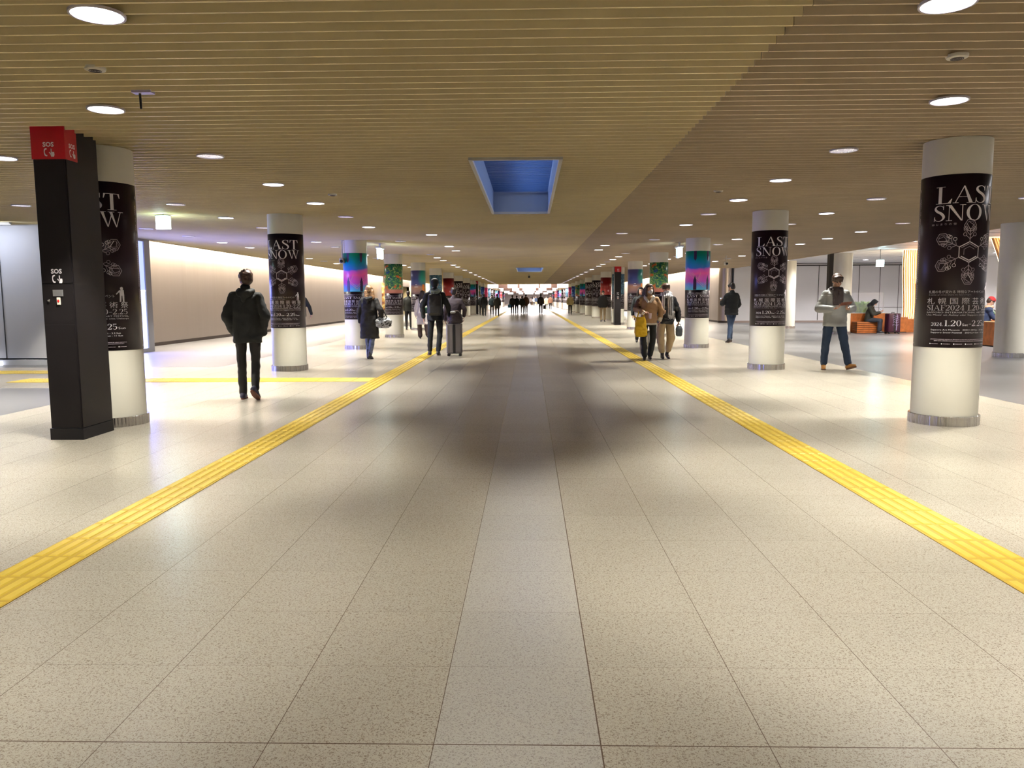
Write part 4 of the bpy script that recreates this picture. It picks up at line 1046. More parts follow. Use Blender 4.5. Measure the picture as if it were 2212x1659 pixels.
def wrinkle(amp, sc=9.0, quilt=None, qamp=.012, seed=0.0):
    def fn(co, n):
        p = Vector((co.x * sc + seed, co.y * sc, co.z * sc * 1.7)); q = Vector((co.x * sc * 1.1 + co.z * sc * .7, co.y * sc * 1.1 + seed, co.z * sc * 1.7 - co.x * sc * .6))
        d = (noise.noise(p) * .8 + (.28 - abs(noise.noise(q))) * .95) * amp
        if quilt: d += (abs(math.sin(co.z * PI / quilt)) ** .5 - .7) * qamp
        return co + n * d * .85
    return fn
def hand(b, w, d, n, side, curl=.5, s=1.0, spread=.14, grip=None):
    """w wrist, d finger direction, n direction the palm faces, side = thumb side direction; palm, four bent fingers, thumb"""
    d = Vector(d).normalized(); n = Vector(n).normalized(); t = Vector(side).normalized(); w = Vector(w)
    for i in range(4):
        o = t * (.030 - .020 * i) * s; k0 = w + d * .015 * s + o * .6; k1 = w + d * (.088 - .004 * abs(i - 1)) * s + o
        b.cap(k0, .0145 * s, k1, .0115 * s, n=8, rings=3)
        L = (.040, .045, .042, .033)[i] * s; a = curl * (1 + .08 * i); p = k1; dirv = (d + t * spread * (1 - i * .66)).normalized()
        for seg, f in enumerate((1.0, .72, .55)):
            an = a * (seg + .6); dv = dirv * math.cos(an) + n * math.sin(an); q = p + dv * L * f
            b.cap(p, (.0098 - .0011 * seg) * s, q, (.0088 - .0012 * seg) * s, n=7, rings=2); p = q
    p0 = w + d * .022 * s + t * .022 * s; p1 = p0 + (t * .8 + d * .55 + n * .25).normalized() * .040 * s; p2 = p1 + (d * .8 + t * .35 + n * (.3 + curl * .5)).normalized() * .032 * s
    p3 = p2 + (d * .8 + n * (.2 + curl * .6)).normalized() * .024 * s
    b.cap(p0, .0145 * s, p1, .0115 * s, n=8, rings=2); b.cap(p1, .0112 * s, p2, .0098 * s, n=7, rings=2); b.cap(p2, .0096 * s, p3, .0082 * s, n=7, rings=2)

def head_caps(b, h, f, up, s=1.0):
    """head centre h, facing f: cranium, jaw, nose, brow, cheeks, ears"""
    f = Vector(f).normalized(); up = Vector(up).normalized(); r = f.cross(up).normalized(); up = r.cross(f)
    R = Matrix((r, f, up)).transposed()
    P = lambda x, y, z: Vector(h) + R @ Vector((x, y, z)) * s
    b.ell(P(0, -.008, .030), (.077 * s, .095 * s, .090 * s), R, 20, 14)
    b.ell(P(0, .020, -.030), (.062 * s, .070 * s, .085 * s), R, 18, 12)
    b.cap(P(0, .060, -.092), .022 * s, P(0, .03, -.085), .036 * s, n=12)
    b.cap(P(0, .088, .002), .010 * s, P(0, .106, -.030), .0135 * s, n=10)
    for sg in (-1, 1):
        b.cap(P(sg * .015, .086, .022), .011 * s, P(sg * .048, .070, .024), .011 * s, n=8)
        b.ell(P(sg * .040, .062, -.030), (.022 * s, .022 * s, .024 * s), R, 10, 8)
        b.ell(P(sg * .079, -.002, -.004), (.009 * s, .019 * s, .032 * s), R, 10, 8)
    b.cap(P(-.020, .082, -.062), .009 * s, P(.020, .082, -.062), .009 * s, n=8)
    b.cap(P(-.016, .080, -.071), .010 * s, P(.016, .080, -.071), .010 * s, n=8)
    return P, R

def make_person(name, label, loc, rz, H, J, parts, group=None, voxel=.010, cat='person', face=True):
    """J: joints in metres for a 1.75 m figure facing +Y. parts: list of builder callables"""
    s = H / 1.75
    D = dict(hd=V(0, .02, 1.625), hf=V(0, 1, 0), hup=V(0, 0, 1), nk=V(0, -.01, 1.47), ch=V(0, 0, 1.27), pv=V(0, 0, .96),
             shL=V(-.185, -.01, 1.41), shR=V(.185, -.01, 1.41), elL=V(-.25, -.03, 1.12), elR=V(.25, -.03, 1.12), wrL=V(-.25, .05, .87), wrR=V(.25, .05, .87),
             hdL=V(0, .15, -1), hdR=V(0, .15, -1), hnL=V(1, 0, 0), hnR=V(-1, 0, 0), htL=V(0, 1, 0), htR=V(0, 1, 0), curl=.45,
             hpL=V(-.09, 0, .92), hpR=V(.09, 0, .92), knL=V(-.10, .03, .49), knR=V(.10, .03, .49), anL=V(-.10, -.02, .09), anR=V(.10, -.02, .09),
             ftL=V(-.12, 1, 0), ftR=V(.12, 1, 0))
    D.update(J)
    for k, v in D.items():
        if isinstance(v, Vector) and k not in ('hf', 'hup', 'hdL', 'hdR', 'hnL', 'hnR', 'htL', 'htR', 'ftL', 'ftR'): D[k] = v * s
    root = empty(name, loc, rz); tag(root, label, cat, group)
    b = MB(); P, R = head_caps(b, D['hd'], D['hf'], D['hup'], s)
    b.cap(D['nk'] - V(0, 0, .03) * s, .062 * s, P(0, -.012, -.05), .052 * s)
    b.cap(D['shL'].lerp(D['nk'], .25) - V(0, 0, .04) * s, .034 * s, D['shR'].lerp(D['nk'], .25) - V(0, 0, .04) * s, .034 * s); b.cap(D['nk'], .055 * s, D['ch'], .09 * s)
    b.cap(D['ch'] + V(-.05, 0, .02) * s, .085 * s, D['ch'] + V(.05, 0, .02) * s, .085 * s)
    b.cap(D['ch'], .11 * s, D['pv'], .10 * s); b.cap(D['hpL'], .072 * s, D['hpR'], .072 * s); b.cap(D['pv'], .10 * s, (D['hpL'] + D['hpR']) / 2, .09 * s)
    for q in 'LR':
        b.cap(D['sh' + q].lerp(D['nk'], .15) - V(0, 0, .035) * s, .034 * s, D['el' + q], .030 * s); b.cap(D['el' + q], .030 * s, D['wr' + q], .0255 * s)
        b.cap(D['hp' + q], .062 * s, D['kn' + q], .040 * s); b.cap(D['kn' + q], .040 * s, D['an' + q], .030 * s)
        ft = D['ft' + q].normalized(); b.cap(D['an' + q] + V(0, 0, -.02) * s, .026 * s, D['an' + q] + ft * .11 * s + V(0, 0, -.045) * s, .018 * s)
        d = D['hd' + q]; hand(b, D['wr' + q], d, D['hn' + q], D['ht' + q], D.get('curl' + q, D['curl']), s)
    me = remesh(b, voxel, 4, name='body'); body = obj('body', me, M_SKIN, root, smooth=True)
    if face:
        for sg in (-1, 1):
            e = MB().use(mat('eye_white', (.42, .36, .33), .35)); e.ell(P(sg * .031, .0795, .004), (.0125 * s, .008 * s, .0048 * s), R, 10, 8)
            e.use(mat('eye_dark', (.02, .012, .008), .2)); e.ell(P(sg * .031, .0845, .004), (.0068 * s, .004 * s, .0052 * s), R, 8, 6)
            e.cap(P(sg * .018, .089, .030), .0034 * s, P(sg * .046, .080, .031), .0028 * s, n=6)
            e.build('eye', None, root, smooth=True)
        m = MB(); m.cap(P(-.021, .0915, -.0665), .0035 * s, P(.021, .0915, -.0665), .0035 * s, n=6); m.build('mouth', mat('lips', (.32, .10, .08), .5), root, smooth=True)
    C = dict(D=D, s=s, P=P, R=R, root=root, voxel=voxel)
    for p in parts: p(C)
    return root

def part(C, name, b, m, sm=5, fn=None, voxel=None, parent=None):
    me = remesh(b, voxel or C['voxel'] * 1.15, sm, fn, name); return obj(name, me, m, parent or C['root'], smooth=True)
def p_hair(m, style='short', long_=0.0):
    def f(C):
        P, R, s = C['P'], C['R'], C['s']; b = MB()
        b.ell(P(0, -.020, .046), (.088 * s, .100 * s, .092 * s), R, 20, 14)
        b.ell(P(0, -.045, .002), (.082 * s, .072 * s, .085 * s), R, 18, 12)
        if style == 'short':
            b.ell(P(0, .055, .088), (.070 * s, .045 * s, .030 * s), R)
            for sg in (-1, 1): b.ell(P(sg * .066, .020, .045), (.022 * s, .045 * s, .045 * s), R)
            rr = random.Random(5)
            for _ in range(16):
                a = rr.uniform(0, 2 * PI); e = rr.uniform(.1, 1.2); v = Vector((math.cos(a) * math.cos(e) * .08, math.sin(a) * math.cos(e) * .09 - .02, math.sin(e) * .085 + .05)); b.cap(P(*v), .022 * s, P(*(v * 1.06)), .012 * s, n=6, rings=2)
        if style == 'mop':
            b.ell(P(0, .035, .082), (.084 * s, .062 * s, .046 * s), R); b.ell(P(0, -.02, .05), (.094 * s, .104 * s, .094 * s), R)
            for i in range(7):
                x = -.066 + .022 * i; b.cap(P(x, .070 - abs(x) * .25, .085), .022 * s, P(x * 1.04, .090 - abs(x) * .4, .008 + .009 * (i % 2)), .011 * s, n=8)
            for sg in (-1, 1): b.cap(P(sg * .068, .02, .06), .026 * s, P(sg * .074, -.005, .0), .016 * s)
        if style == 'long':
            b.ell(P(0, .050, .085), (.070 * s, .045 * s, .030 * s), R)
            for sg in (-1, 1):
                b.cap(P(sg * .070, .030, .05), .026 * s, P(sg * .088, .010, -.06), .030 * s); b.cap(P(sg * .088, .010, -.06), .030 * s, P(sg * .095, .0, -.06 - long_ * .8), .032 * s)
            for i in range(7):
                x = -.078 + .026 * i; b.cap(P(x, -.06, -.02), .040 * s, P(x * 1.25, -.085 - .012 * math.cos(i), -.06 - long_ * (1 - abs(x) * 2)), .028 * s)
        part(C, 'hair', b, m, 4, wrinkle(.004, 26, seed=3), C['voxel'] * .85)
    return f
def p_mask():
    def f(C):
        P, R, s = C['P'], C['R'], C['s']; b = MB(); b.ell(P(0, .046, -.052), (.062 * s, .058 * s, .050 * s), R, 18, 12); b.cap(P(0, .083, -.024), .016 * s, P(0, .066, -.085), .030 * s)
        part(C, 'face_mask', b, M_MASK, 4)
    return f
def sleeve(b, D, q, s, r=(.068, .060, .047), back=.02):
    e = D['wr' + q]; d = (e - D['el' + q]).normalized(); sh = D['sh' + q].lerp(D['nk'], .10) + V(0, 0, -.030) * s
    b.cap(sh, r[0] * .96 * s, D['el' + q], r[1] * s); b.cap(D['nk'] + V(0, 0, -.035) * s, .058 * s, sh + V(0, 0, .012) * s, r[0] * .80 * s); b.cap(D['el' + q], r[1] * s, e - d * back * s, r[2] * s)
def p_jacket(m, z0=.84, w=.19, dd=.125, hem=None, sl=(.070, .062, .050), fn=None, collar=True, shz=1.40, name='jacket', back=.02):
    def f(C):
        D, s = C['D'], C['s']; b = MB(); pv, ch = D['pv'], D['ch']
        def ctr(z):
            t = max(0, min(1, (z * s - pv.z) / (ch.z - pv.z + 1e-6))); c = pv.lerp(ch, t); return c.x, c.y
        hw = hem or w
        rings = []
        for z, a, d in ((z0, hw, dd * 1.08), (z0 + .04, hw * 1.01, dd * 1.1), (1.0, (w + hw) / 2, dd * 1.03), (1.10, w * .98, dd), (1.22, w, dd * 1.02), (1.32, w * 1.02, dd * .98), (shz, w * .92, dd * .80), (shz + .05, w * .58, dd * .62), (shz + .085, w * .38, dd * .55)):
            if rings and z <= rings[-1][2] / s + .005: continue
            cx, cy = ctr(z); rings.append((cx, cy, z * s, a * s, d * s))
        b.loft(rings, n=28, p=2.35)
        for q in 'LR': sleeve(b, D, q, s, sl, back)
        if collar: b.cap(D['nk'] + V(0, 0, -.02) * s, .078 * s, D['nk'] + V(0, -.005, .035) * s, .068 * s)
        part(C, name, b, m, 5, fn or wrinkle(.010, 7))
    return f
def p_trousers(m, r=(.092, .068, .056), fn=None, zc=.94, cuff=.03):
    def f(C):
        D, s = C['D'], C['s']; b = MB()
        b.loft([(D['pv'].x, D['pv'].y, (zc + .08) * s, .155 * s, .105 * s), (D['pv'].x, D['pv'].y, .95 * s, .165 * s, .115 * s), (D['pv'].x, D['pv'].y, .86 * s, .160 * s, .112 * s)], n=24)
        for q in 'LR':
            a = D['an' + q]; d = (a - D['kn' + q]).normalized()
            b.cap(D['hp' + q] + V(0, 0, -.02) * s, r[0] * s, D['kn' + q], r[1] * s); b.cap(D['kn' + q], r[1] * s, a - d * cuff * s, r[2] * s)
        part(C, 'trousers', b, m, 4, fn or wrinkle(.010, 6, seed=7))
    return f
def p_shoes(m, sole=None, boot=0.0):
    def f(C):
        D, s = C['D'], C['s']
        for q in 'LR':
            a = D['an' + q]; ft = D['ft' + q].normalized(); side = ft.cross(V(0, 0, 1)).normalized(); up = side.cross(ft).normalized()
            R = Matrix((side, ft, up)).transposed(); b = MB()
            def Q(x, y, z): return a + R @ (V(x, y, z) * s)
            b.cap(Q(0, -.035, -.045), .040 * s, Q(0, .05, -.040), .042 * s); b.cap(Q(0, .05, -.048), .042 * s, Q(.0, .145, -.058), .030 * s)
            b.cap(Q(0, -.02, -.03), .042 * s, Q(0, .0, .03 + boot), (.046 if boot else .042) * s)
            me = remesh(b, C['voxel'], 3)
            zmin = -.088 * s
            for v in me.vertices:      # flat sole
                l = R.transposed() @ (v.co - a)
                if l.z < zmin: l.z = zmin; v.co = a + R @ l
            me.name = 'shoe'; o = obj('boot' if boot else 'shoe', me, m, C['root'], smooth=True)
            if sole:
                b = MB(); n = 24; ring_ = []
                for zz in (-.092, -.072):
                    ring_.append([Q(.046 * math.cos(t) * (1 if math.sin(t) > 0 else .85), .055 + .125 * math.sin(t), zz) for t in [2 * PI * i / n for i in range(n)]])
                vs = ring_[0] + ring_[1]; b.add(vs, [tuple(range(n))[::-1], tuple(range(n, 2 * n))] + [(i, (i + 1) % n, n + (i + 1) % n, n + i) for i in range(n)])
                b.build('sole', sole, o)
    return f
def p_caps(name, fn_caps, m, sm=4, fn=None, voxel=None):
    def f(C):
        b = MB(); fn_caps(b, C); part(C, name, b, m, sm, fn, voxel)
    return f
def std(D=None, coat=C_BLACK, trou=C_TROUS, hair=M_HAIRB, shoe=M_SHOE, z0=.84, hstyle='short', w=.19, long_=.2, extra=()):
    return [p_jacket(coat, z0, w), p_trousers(trou), p_hair(hair, hstyle, long_), p_shoes(shoe)] + list(extra)
TORSO_HOLD = {}

# man in black hooded jacket, walking away, hands in his pockets
def hoodcaps(b, C):
    D, s = C['D'], C['s']; n = D['nk']
    b.cap(n + V(-.085, -.01, -.005) * s, .045 * s, n + V(-.05, -.105, -.03) * s, .05 * s); b.cap(n + V(.085, -.01, -.005) * s, .045 * s, n + V(.05, -.105, -.03) * s, .05 * s)
    b.cap(n + V(-.05, -.10, -.035) * s, .05 * s, n + V(.05, -.10, -.035) * s, .05 * s); b.cap(n + V(0, -.11, -.05) * s, .05 * s, n + V(0, -.12, -.12) * s, .035 * s)
WALK_A = dict(knL=V(-.10, .03, .49), anL=V(-.085, -.02, .09), knR=V(.085, .05, .50), anR=V(.12, -.19, .17), ftR=V(.22, .75, -.62), ftL=V(-.05, 1, 0))
make_person('person', 'man seen from behind walking left in a black hooded jacket, hands in pockets', (-3.78, 10.45, 0), math.radians(6), 1.725,
    dict(WALK_A, hf=V(-.55, .85, -.02), elL=V(-.262, -.06, 1.13), elR=V(.262, -.06, 1.13), wrL=V(-.195, .04, .93), wrR=V(.195, .04, .93), hdL=V(.5, .6, -.6), hdR=V(-.5, .6, -.6)),
    [p_jacket(C_BLACK, .77, .185, .13, hem=.190, sl=(.070, .066, .056), fn=wrinkle(.020, 6), back=-.03), p_trousers(C_TROUS, (.086, .062, .052), wrinkle(.012, 6), cuff=.0), p_hair(M_HAIRBR, 'short'),
     p_shoes(mat('shoe_navy', (.03, .03, .07), .6), mat('sole_red', (.16, .05, .03), .6)), p_caps('hood', hoodcaps, C_BLACK, 4, wrinkle(.008, 14))], voxel=.0085, face=False)

# woman in a long black coat with a patterned shoulder bag, walking away
WALK_B = dict(knL=V(-.06, .03, .49), anL=V(-.04, -.01, .09), knR=V(.07, .0, .49), anR=V(.03, -.10, .11), ftR=V(.1, .95, -.25))
M_HAIRBL = mat('hair_blond_brown', (.24, .13, .06), .5, nscale=30, namp=.6, bump=.5, bscale=80)
wb = make_person('person', 'woman seen from behind in a long black coat and washed jeans, blond brown hair', (-3.56, 17.45, 0), math.radians(-8), 1.64,
    dict(WALK_B, elR=V(.30, -.06, 1.15), wrR=V(.29, .06, .95), hf=V(-.3, 1, -.1), hup=V(-.06, 0, 1)),
    [p_jacket(C_CHAR, .50, .185, .135, hem=.225, sl=(.072, .064, .052), fn=wrinkle(.022, 6, seed=2)), p_trousers(C_JEAN, (.09, .062, .052)), p_hair(M_HAIRBL, 'long', .16),
     p_shoes(M_SHOE, boot=.10), p_caps('hood', hoodcaps, C_CHAR, 4, wrinkle(.012, 14))], voxel=.010, face=False)
# woman in a white coat with a green bag
wc_ = make_person('person', 'woman seen from behind in a long white coat, dark trousers and long black hair', (-3.60, 26.5, 0), math.radians(4), 1.62,
    dict(knL=V(-.12, .04, .49), anL=V(-.10, .02, .09), knR=V(.13, -.02, .5), anR=V(.19, -.14, .13), ftR=V(.2, .9, -.4), hup=V(0, 0, 1)),
    [p_jacket(C_WHITE, .52, .18, .13, hem=.225, sl=(.070, .062, .050), fn=wrinkle(.016, 6, seed=5)), p_trousers(cloth('brown_black', (.035, .018, .015)), (.10, .085, .085)), p_hair(M_HAIRB, 'long', .34), p_shoes(M_SHOE, boot=.06)], voxel=.012, face=False)
# man with black backpack and grey-green hood
def bighood(b, C):
    D, s = C['D'], C['s']; n = D['nk']
    for sg in (-1, 1):
        b.cap(n + V(sg * .11, .0, -.03) * s, .045 * s, n + V(sg * .06, -.10, .0) * s, .05 * s)
        b.cap(n + V(sg * .075, -.05, .03) * s, .035 * s, n + V(sg * .02, -.13, -.01) * s, .035 * s)
    b.cap(n + V(-.06, -.11, -.02) * s, .05 * s, n + V(.06, -.11, -.02) * s, .05 * s); b.cap(n + V(0, -.13, -.04) * s, .045 * s, n + V(0, -.14, -.10) * s, .03 * s)
def cap_hat(b, C):
    P, R, s = C['P'], C['R'], C['s']; b.ell(P(0, -.012, .052), (.092 * s, .108 * s, .090 * s), R, 18, 12); b.ell(P(0, -.045, .0), (.080 * s, .070 * s, .08 * s), R); b.cap(P(-.04, .09, .06), .014 * s, P(.04, .09, .06), .014 * s)
mb_ = make_person('person', 'tall man seen from behind in black with a grey hood, wearing a black backpack', (-2.22, 18.55, .0085), math.radians(3), 1.80,
    dict(elL=V(-.29, -.03, 1.12), wrL=V(-.27, .03, .86), elR=V(.30, -.05, 1.12), wrR=V(.34, -.09, .90), knL=V(-.12, .02, .49), anL=V(-.14, .04, .09), anR=V(.06, -.06, .09), ftL=V(-.25, 1, 0), hf=V(.15, 1, 0)),
    [p_jacket(C_BLACK, .80, .19, .13, sl=(.074, .064, .050), fn=wrinkle(.020, 7)), p_trousers(C_BLACK, (.092, .066, .056), wrinkle(.012, 6)), p_shoes(M_SHOE, M_SOLE), p_caps('cap', cap_hat, C_BLACK),
     p_caps('hood', bighood, cloth('hood_grey_green', (.28, .34, .31)), 3, wrinkle(.02, 22))], voxel=.010, face=False)
make_person('person', 'person in dark clothes walking just right of the man with the black backpack', (-1.90, 19.9, 0), math.radians(0), 1.62,
    dict(hf=V(.2, 1, 0), elR=V(.29, .02, 1.14), wrR=V(.25, .16, .96)), std(coat=cloth('dark_plum', (.04, .028, .036)), z0=.78), voxel=.013, face=False)
# figures half hidden behind the left columns
make_person('person', 'person in black mostly hidden behind the second left poster column', (-7.0, 23.9, 0), math.radians(35), 1.7, dict(elR=V(.27, -.10, 1.14), wrR=V(.29, -.22, .92)), std(), voxel=.013, face=False)
make_person('person', 'person in a dark jacket partly hidden behind the fourth left column', (-5.32, 34.6, 0), math.radians(15), 1.70, {}, std(coat=C_OLIVE), voxel=.015, face=False)

# woman in a shearling jacket with a yellow tote, walking to the camera
def collar_fleece(b, C):
    D, s = C['D'], C['s']; n = D['nk']
    for sg in (-1, 1):
        b.cap(n + V(sg * .07, -.03, .02) * s, .040 * s, n + V(sg * .09, .075, -.03) * s, .040 * s); b.cap(n + V(sg * .09, .075, -.03) * s, .040 * s, n + V(sg * .03, .135, -.13) * s, .028 * s)
    b.cap(n + V(-.07, -.05, .02) * s, .04 * s, n + V(.07, -.05, .02) * s, .04 * s)
def hemband(z, w, dd):
    def g(b, C):
        D, s = C['D'], C['s']; b.loft([(D['pv'].x, D['pv'].y, z * s, w * s, dd * s), (D['pv'].x, D['pv'].y, (z + .05) * s, (w + .002) * s, (dd + .002) * s)], n=28, p=2.35)
    return g
def cuffs(b, C):
    D, s = C['D'], C['s']
    for q in 'LR':
        d = (D['wr' + q] - D['el' + q]).normalized(); b.cap(D['wr' + q] - d * .05 * s, .058 * s, D['wr' + q] - d * .01 * s, .056 * s)
def frontpanel(b, C):
    D, s = C['D'], C['s']
    for sg in (-1, 1): b.cap(V(sg * .075, .128, 1.30) * s, .035 * s, V(sg * .085, .135, .92) * s, .040 * s)
ws = make_person('person', 'woman in a brown shearling jacket and white face mask walking towards the camera', (2.56, 16.88, .0085), PI + math.radians(-6), 1.62,
    dict(elR=V(.30, .0, 1.17), wrR=V(.14, .23, 1.10), hdR=V(-.9, .35, .05), hnR=V(0, -.2, -1), htR=V(0, 1, .2), elL=V(-.28, -.06, 1.14), wrL=V(-.25, -.02, .92), curl=.6,
         knR=V(.12, .06, .50), anR=V(.09, .12, .09), knL=V(-.10, .0, .49), anL=V(-.03, -.03, .10), hf=V(-.35, .95, .06), hup=V(.10, 0, 1)),
    [p_jacket(C_SHEAR, .84, .185, .13, sl=(.074, .070, .056), fn=wrinkle(.020, 7)), p_trousers(C_BLACK, (.092, .074, .066), wrinkle(.012, 6)), p_hair(M_HAIRBR, 'long', .15), p_mask(), p_shoes(M_SHOE, boot=.05),
     p_caps('fleece_collar', collar_fleece, C_FLEECE, 3, wrinkle(.010, 40)), p_caps('hem_band', hemband(.81, .190, .146), C_FLEECE, 2, wrinkle(.006, 40)), p_caps('cuffs', cuffs, C_FLEECE, 2, wrinkle(.006, 40)),
     p_caps('dark_sleeve_panels', lambda b, C: [b.cap(C['D']['sh' + q].lerp(C['D']['el' + q], .25), .076 * C['s'], C['D']['sh' + q].lerp(C['D']['el' + q], .9), .0735 * C['s']) for q in 'R'], C_SHEARD, 3, wrinkle(.012, 8))], voxel=.009)
# person with striped scarf and leather jacket
def scarf(b, C):
    D, s = C['D'], C['s']; n = D['nk']; pts = [n + V(.105 * math.cos(a), .095 * math.sin(a) + .005, .03 + .015 * math.sin(a * 2)) * s for a in [i * PI / 6 for i in range(13)]]
    b.tube(pts, .045 * s); b.cap(n + V(-.085, .06, .05) * s, .05 * s, n + V(.03, .12, .0) * s, .05 * s)
    for x, l, r in ((.085, .34, .040), (-.045, .40, .052), (-.09, .42, .045)): b.cap(n + V(x, .125, -.02) * s, r * s, n + V(x * 1.15, .150, -l) * s, r * .8 * s)
def fringe(b, C):
    D, s = C['D'], C['s']; n = D['nk']
    for i in range(7):
        x = -.15 + .022 * i; b.cap(n + V(x, .150, -.36) * s, .009 * s, n + V(x - .004, .152, -.55 + .012 * (i % 3)) * s, .007 * s, n=6)
    for i in range(3): x = .075 + .022 * i; b.cap(n + V(x, .148, -.30) * s, .009 * s, n + V(x, .15, -.44) * s, .007 * s, n=6)
M_SCARF = mat('scarf_stripe', (.62, .62, .64), .85); k_ = NT(M_SCARF); tc_ = k_.n('TexCoord'); wv = k_.n('TexWave'); wv.inputs['Scale'].default_value = 7; wv.inputs['Distortion'].default_value = 2.0; k_.l(tc_.outputs['Object'], wv.inputs['Vector'])
k_.l(k_.ramp(wv.outputs['Color'], [(.35, (.20, .20, .22)), (.55, (.70, .70, .72))]), k_.b.inputs['Base Color'])
make_person('person', 'person in a black leather jacket, striped white scarf and wide beige trousers, facing the camera', (2.97, 17.2, 0), PI + math.radians(6), 1.64,
    dict(elR=V(.27, .03, 1.14), wrR=V(.15, .18, 1.06), hdR=V(-.6, .5, .3), hnR=V(0, -1, 0), htR=V(0, .2, 1), elL=V(-.30, -.03, 1.12), wrL=V(-.30, .02, .90), curl=.8,
         knR=V(.13, .04, .50), anR=V(.075, .04, .10), knL=V(-.13, .02, .50), anL=V(-.09, -.13, .12), ftL=V(-.1, .9, -.4), hf=V(.12, .95, -.05), hup=V(.12, 0, 1)),
    [p_jacket(C_LEATH, .82, .195, .14, sl=(.084, .080, .060), fn=wrinkle(.026, 7, seed=4)), p_trousers(C_BEIGE, (.098, .098, .070), wrinkle(.016, 6, seed=1), cuff=.10), p_hair(M_HAIRBR, 'mop'), p_mask(), p_shoes(M_SHOE, boot=.07),
     p_caps('scarf', scarf, M_SCARF, 3, wrinkle(.010, 20)), p_caps('scarf_fringe', fringe, cloth('fringe_white', (.72, .72, .74)), 1, None, .006)], voxel=.009)
# people right behind the pair
make_person('person', 'dark haired woman in a pale coat walking close behind the couple, half hidden', (2.80, 18.9, 0), PI, 1.60, dict(hf=V(.1, 1, 0)),
    std(coat=C_WHITE, trou=cloth('grey_skirt', (.22, .20, .19)), z0=.60, hstyle='long', long_=.3), voxel=.012)
make_person('person', 'woman with long black hair seen just left of the shearling jacket woman, mostly hidden', (3.35, 23.8, 0), PI, 1.66, {}, std(coat=C_BLACK, hstyle='long', long_=.3, z0=.7), voxel=.012)

# man looking at his phone, walking away
mp_ = make_person('person', 'man walking away in a black padded jacket and jeans, looking at his phone', (6.03, 23.6, 0), math.radians(20), 1.76,
    dict(elL=V(-.27, .07, 1.14), wrL=V(-.16, .27, 1.20), hdL=V(.3, .7, .5), hnL=V(.2, -.5, .9), htL=V(1, .2, 0), elR=V(.27, .02, 1.12), wrR=V(.20, .16, .94), curl=.8, hf=V(-.35, .9, -.35),
         knL=V(.02, .06, .50), anL=V(.10, .17, .09), knR=V(-.01, .02, .50), anR=V(-.16, -.14, .11), ftR=V(-.1, .9, -.3), ftL=V(.1, 1, 0)),
    [p_jacket(C_BLACK, .82, .20, .14, sl=(.078, .072, .056), fn=wrinkle(.008, 7, quilt=.11, qamp=.013)), p_trousers(C_NAVY, (.095, .072, .060)), p_hair(M_HAIRB), p_shoes(M_SHOE, M_SOLE)], voxel=.010, face=False)
# man in the grey puffer jacket reading
def scarf2(b, C):
    D, s = C['D'], C['s']; n = D['nk']; pts = [n + V(.095 * math.cos(a), .085 * math.sin(a) + .005, .02) * s for a in [i * PI / 6 for i in range(13)]]
    b.tube(pts, .036 * s)
    for sg in (-1, 1): b.loft([(sg * .042 * s, .150 * s, 1.19 * s, .046 * s, .020 * s), (sg * .045 * s, .150 * s, 1.30 * s, .050 * s, .024 * s), (sg * .048 * s, .125 * s, 1.42 * s, .048 * s, .030 * s), (sg * .05 * s, .085 * s, 1.48 * s, .045 * s, .035 * s)], n=16, p=3)
mg_ = make_person('person', 'man in grey puffer jacket and tan boots looking down at a book in his hands', (5.63, 14.6, 0), PI + math.radians(-6), 1.74,
    dict(elR=V(.30, .03, 1.13), wrR=V(.115, .27, 1.12), hdR=V(-.80, .50, .22), hnR=V(.1, -.1, 1), htR=V(.2, 1, .1), elL=V(-.29, .04, 1.13), wrL=V(-.16, .27, 1.10), hdL=V(.55, .7, .25), hnL=V(-.1, -.1, 1), htL=V(-.3, 1, .1), curl=.75,
         hf=V(-.10, .92, -.38), hd=V(0, .045, 1.63), hup=V(0, .3, 1), hpR=V(.10, 0, .92), hpL=V(-.10, 0, .92), knR=V(.16, .05, .50), anR=V(.175, .0, .09), knL=V(-.15, .10, .50), anL=V(-.20, .24, .115), ftL=V(-.45, .9, .30), ftR=V(.2, 1, 0)),
    [p_jacket(C_GREYP, .80, .205, .15, hem=.205, sl=(.086, .078, .060), fn=wrinkle(.010, 6, quilt=.125, qamp=.012)), p_trousers(C_NAVY, (.098, .076, .062), wrinkle(.010, 7)), p_hair(M_HAIRBR, 'mop'),
     p_shoes(C_TAN, mat('sole_tan', (.14, .06, .03), .6), boot=.07), p_caps('scarf', scarf2, cloth('scarf_dark', (.075, .06, .065)), 3, wrinkle(.007, 18)),
     p_caps('collar', lambda b, C: b.tube([C['D']['nk'] + V(.11 * math.cos(a), .09 * math.sin(a) - .02, -.01 + .02 * math.sin(a) * -1) * C['s'] for a in [PI * .85 + i * PI * 1.3 / 8 for i in range(9)]], .040 * C['s']), cloth('collar_light', (.55, .55, .54), .6), 3)], voxel=.0085)
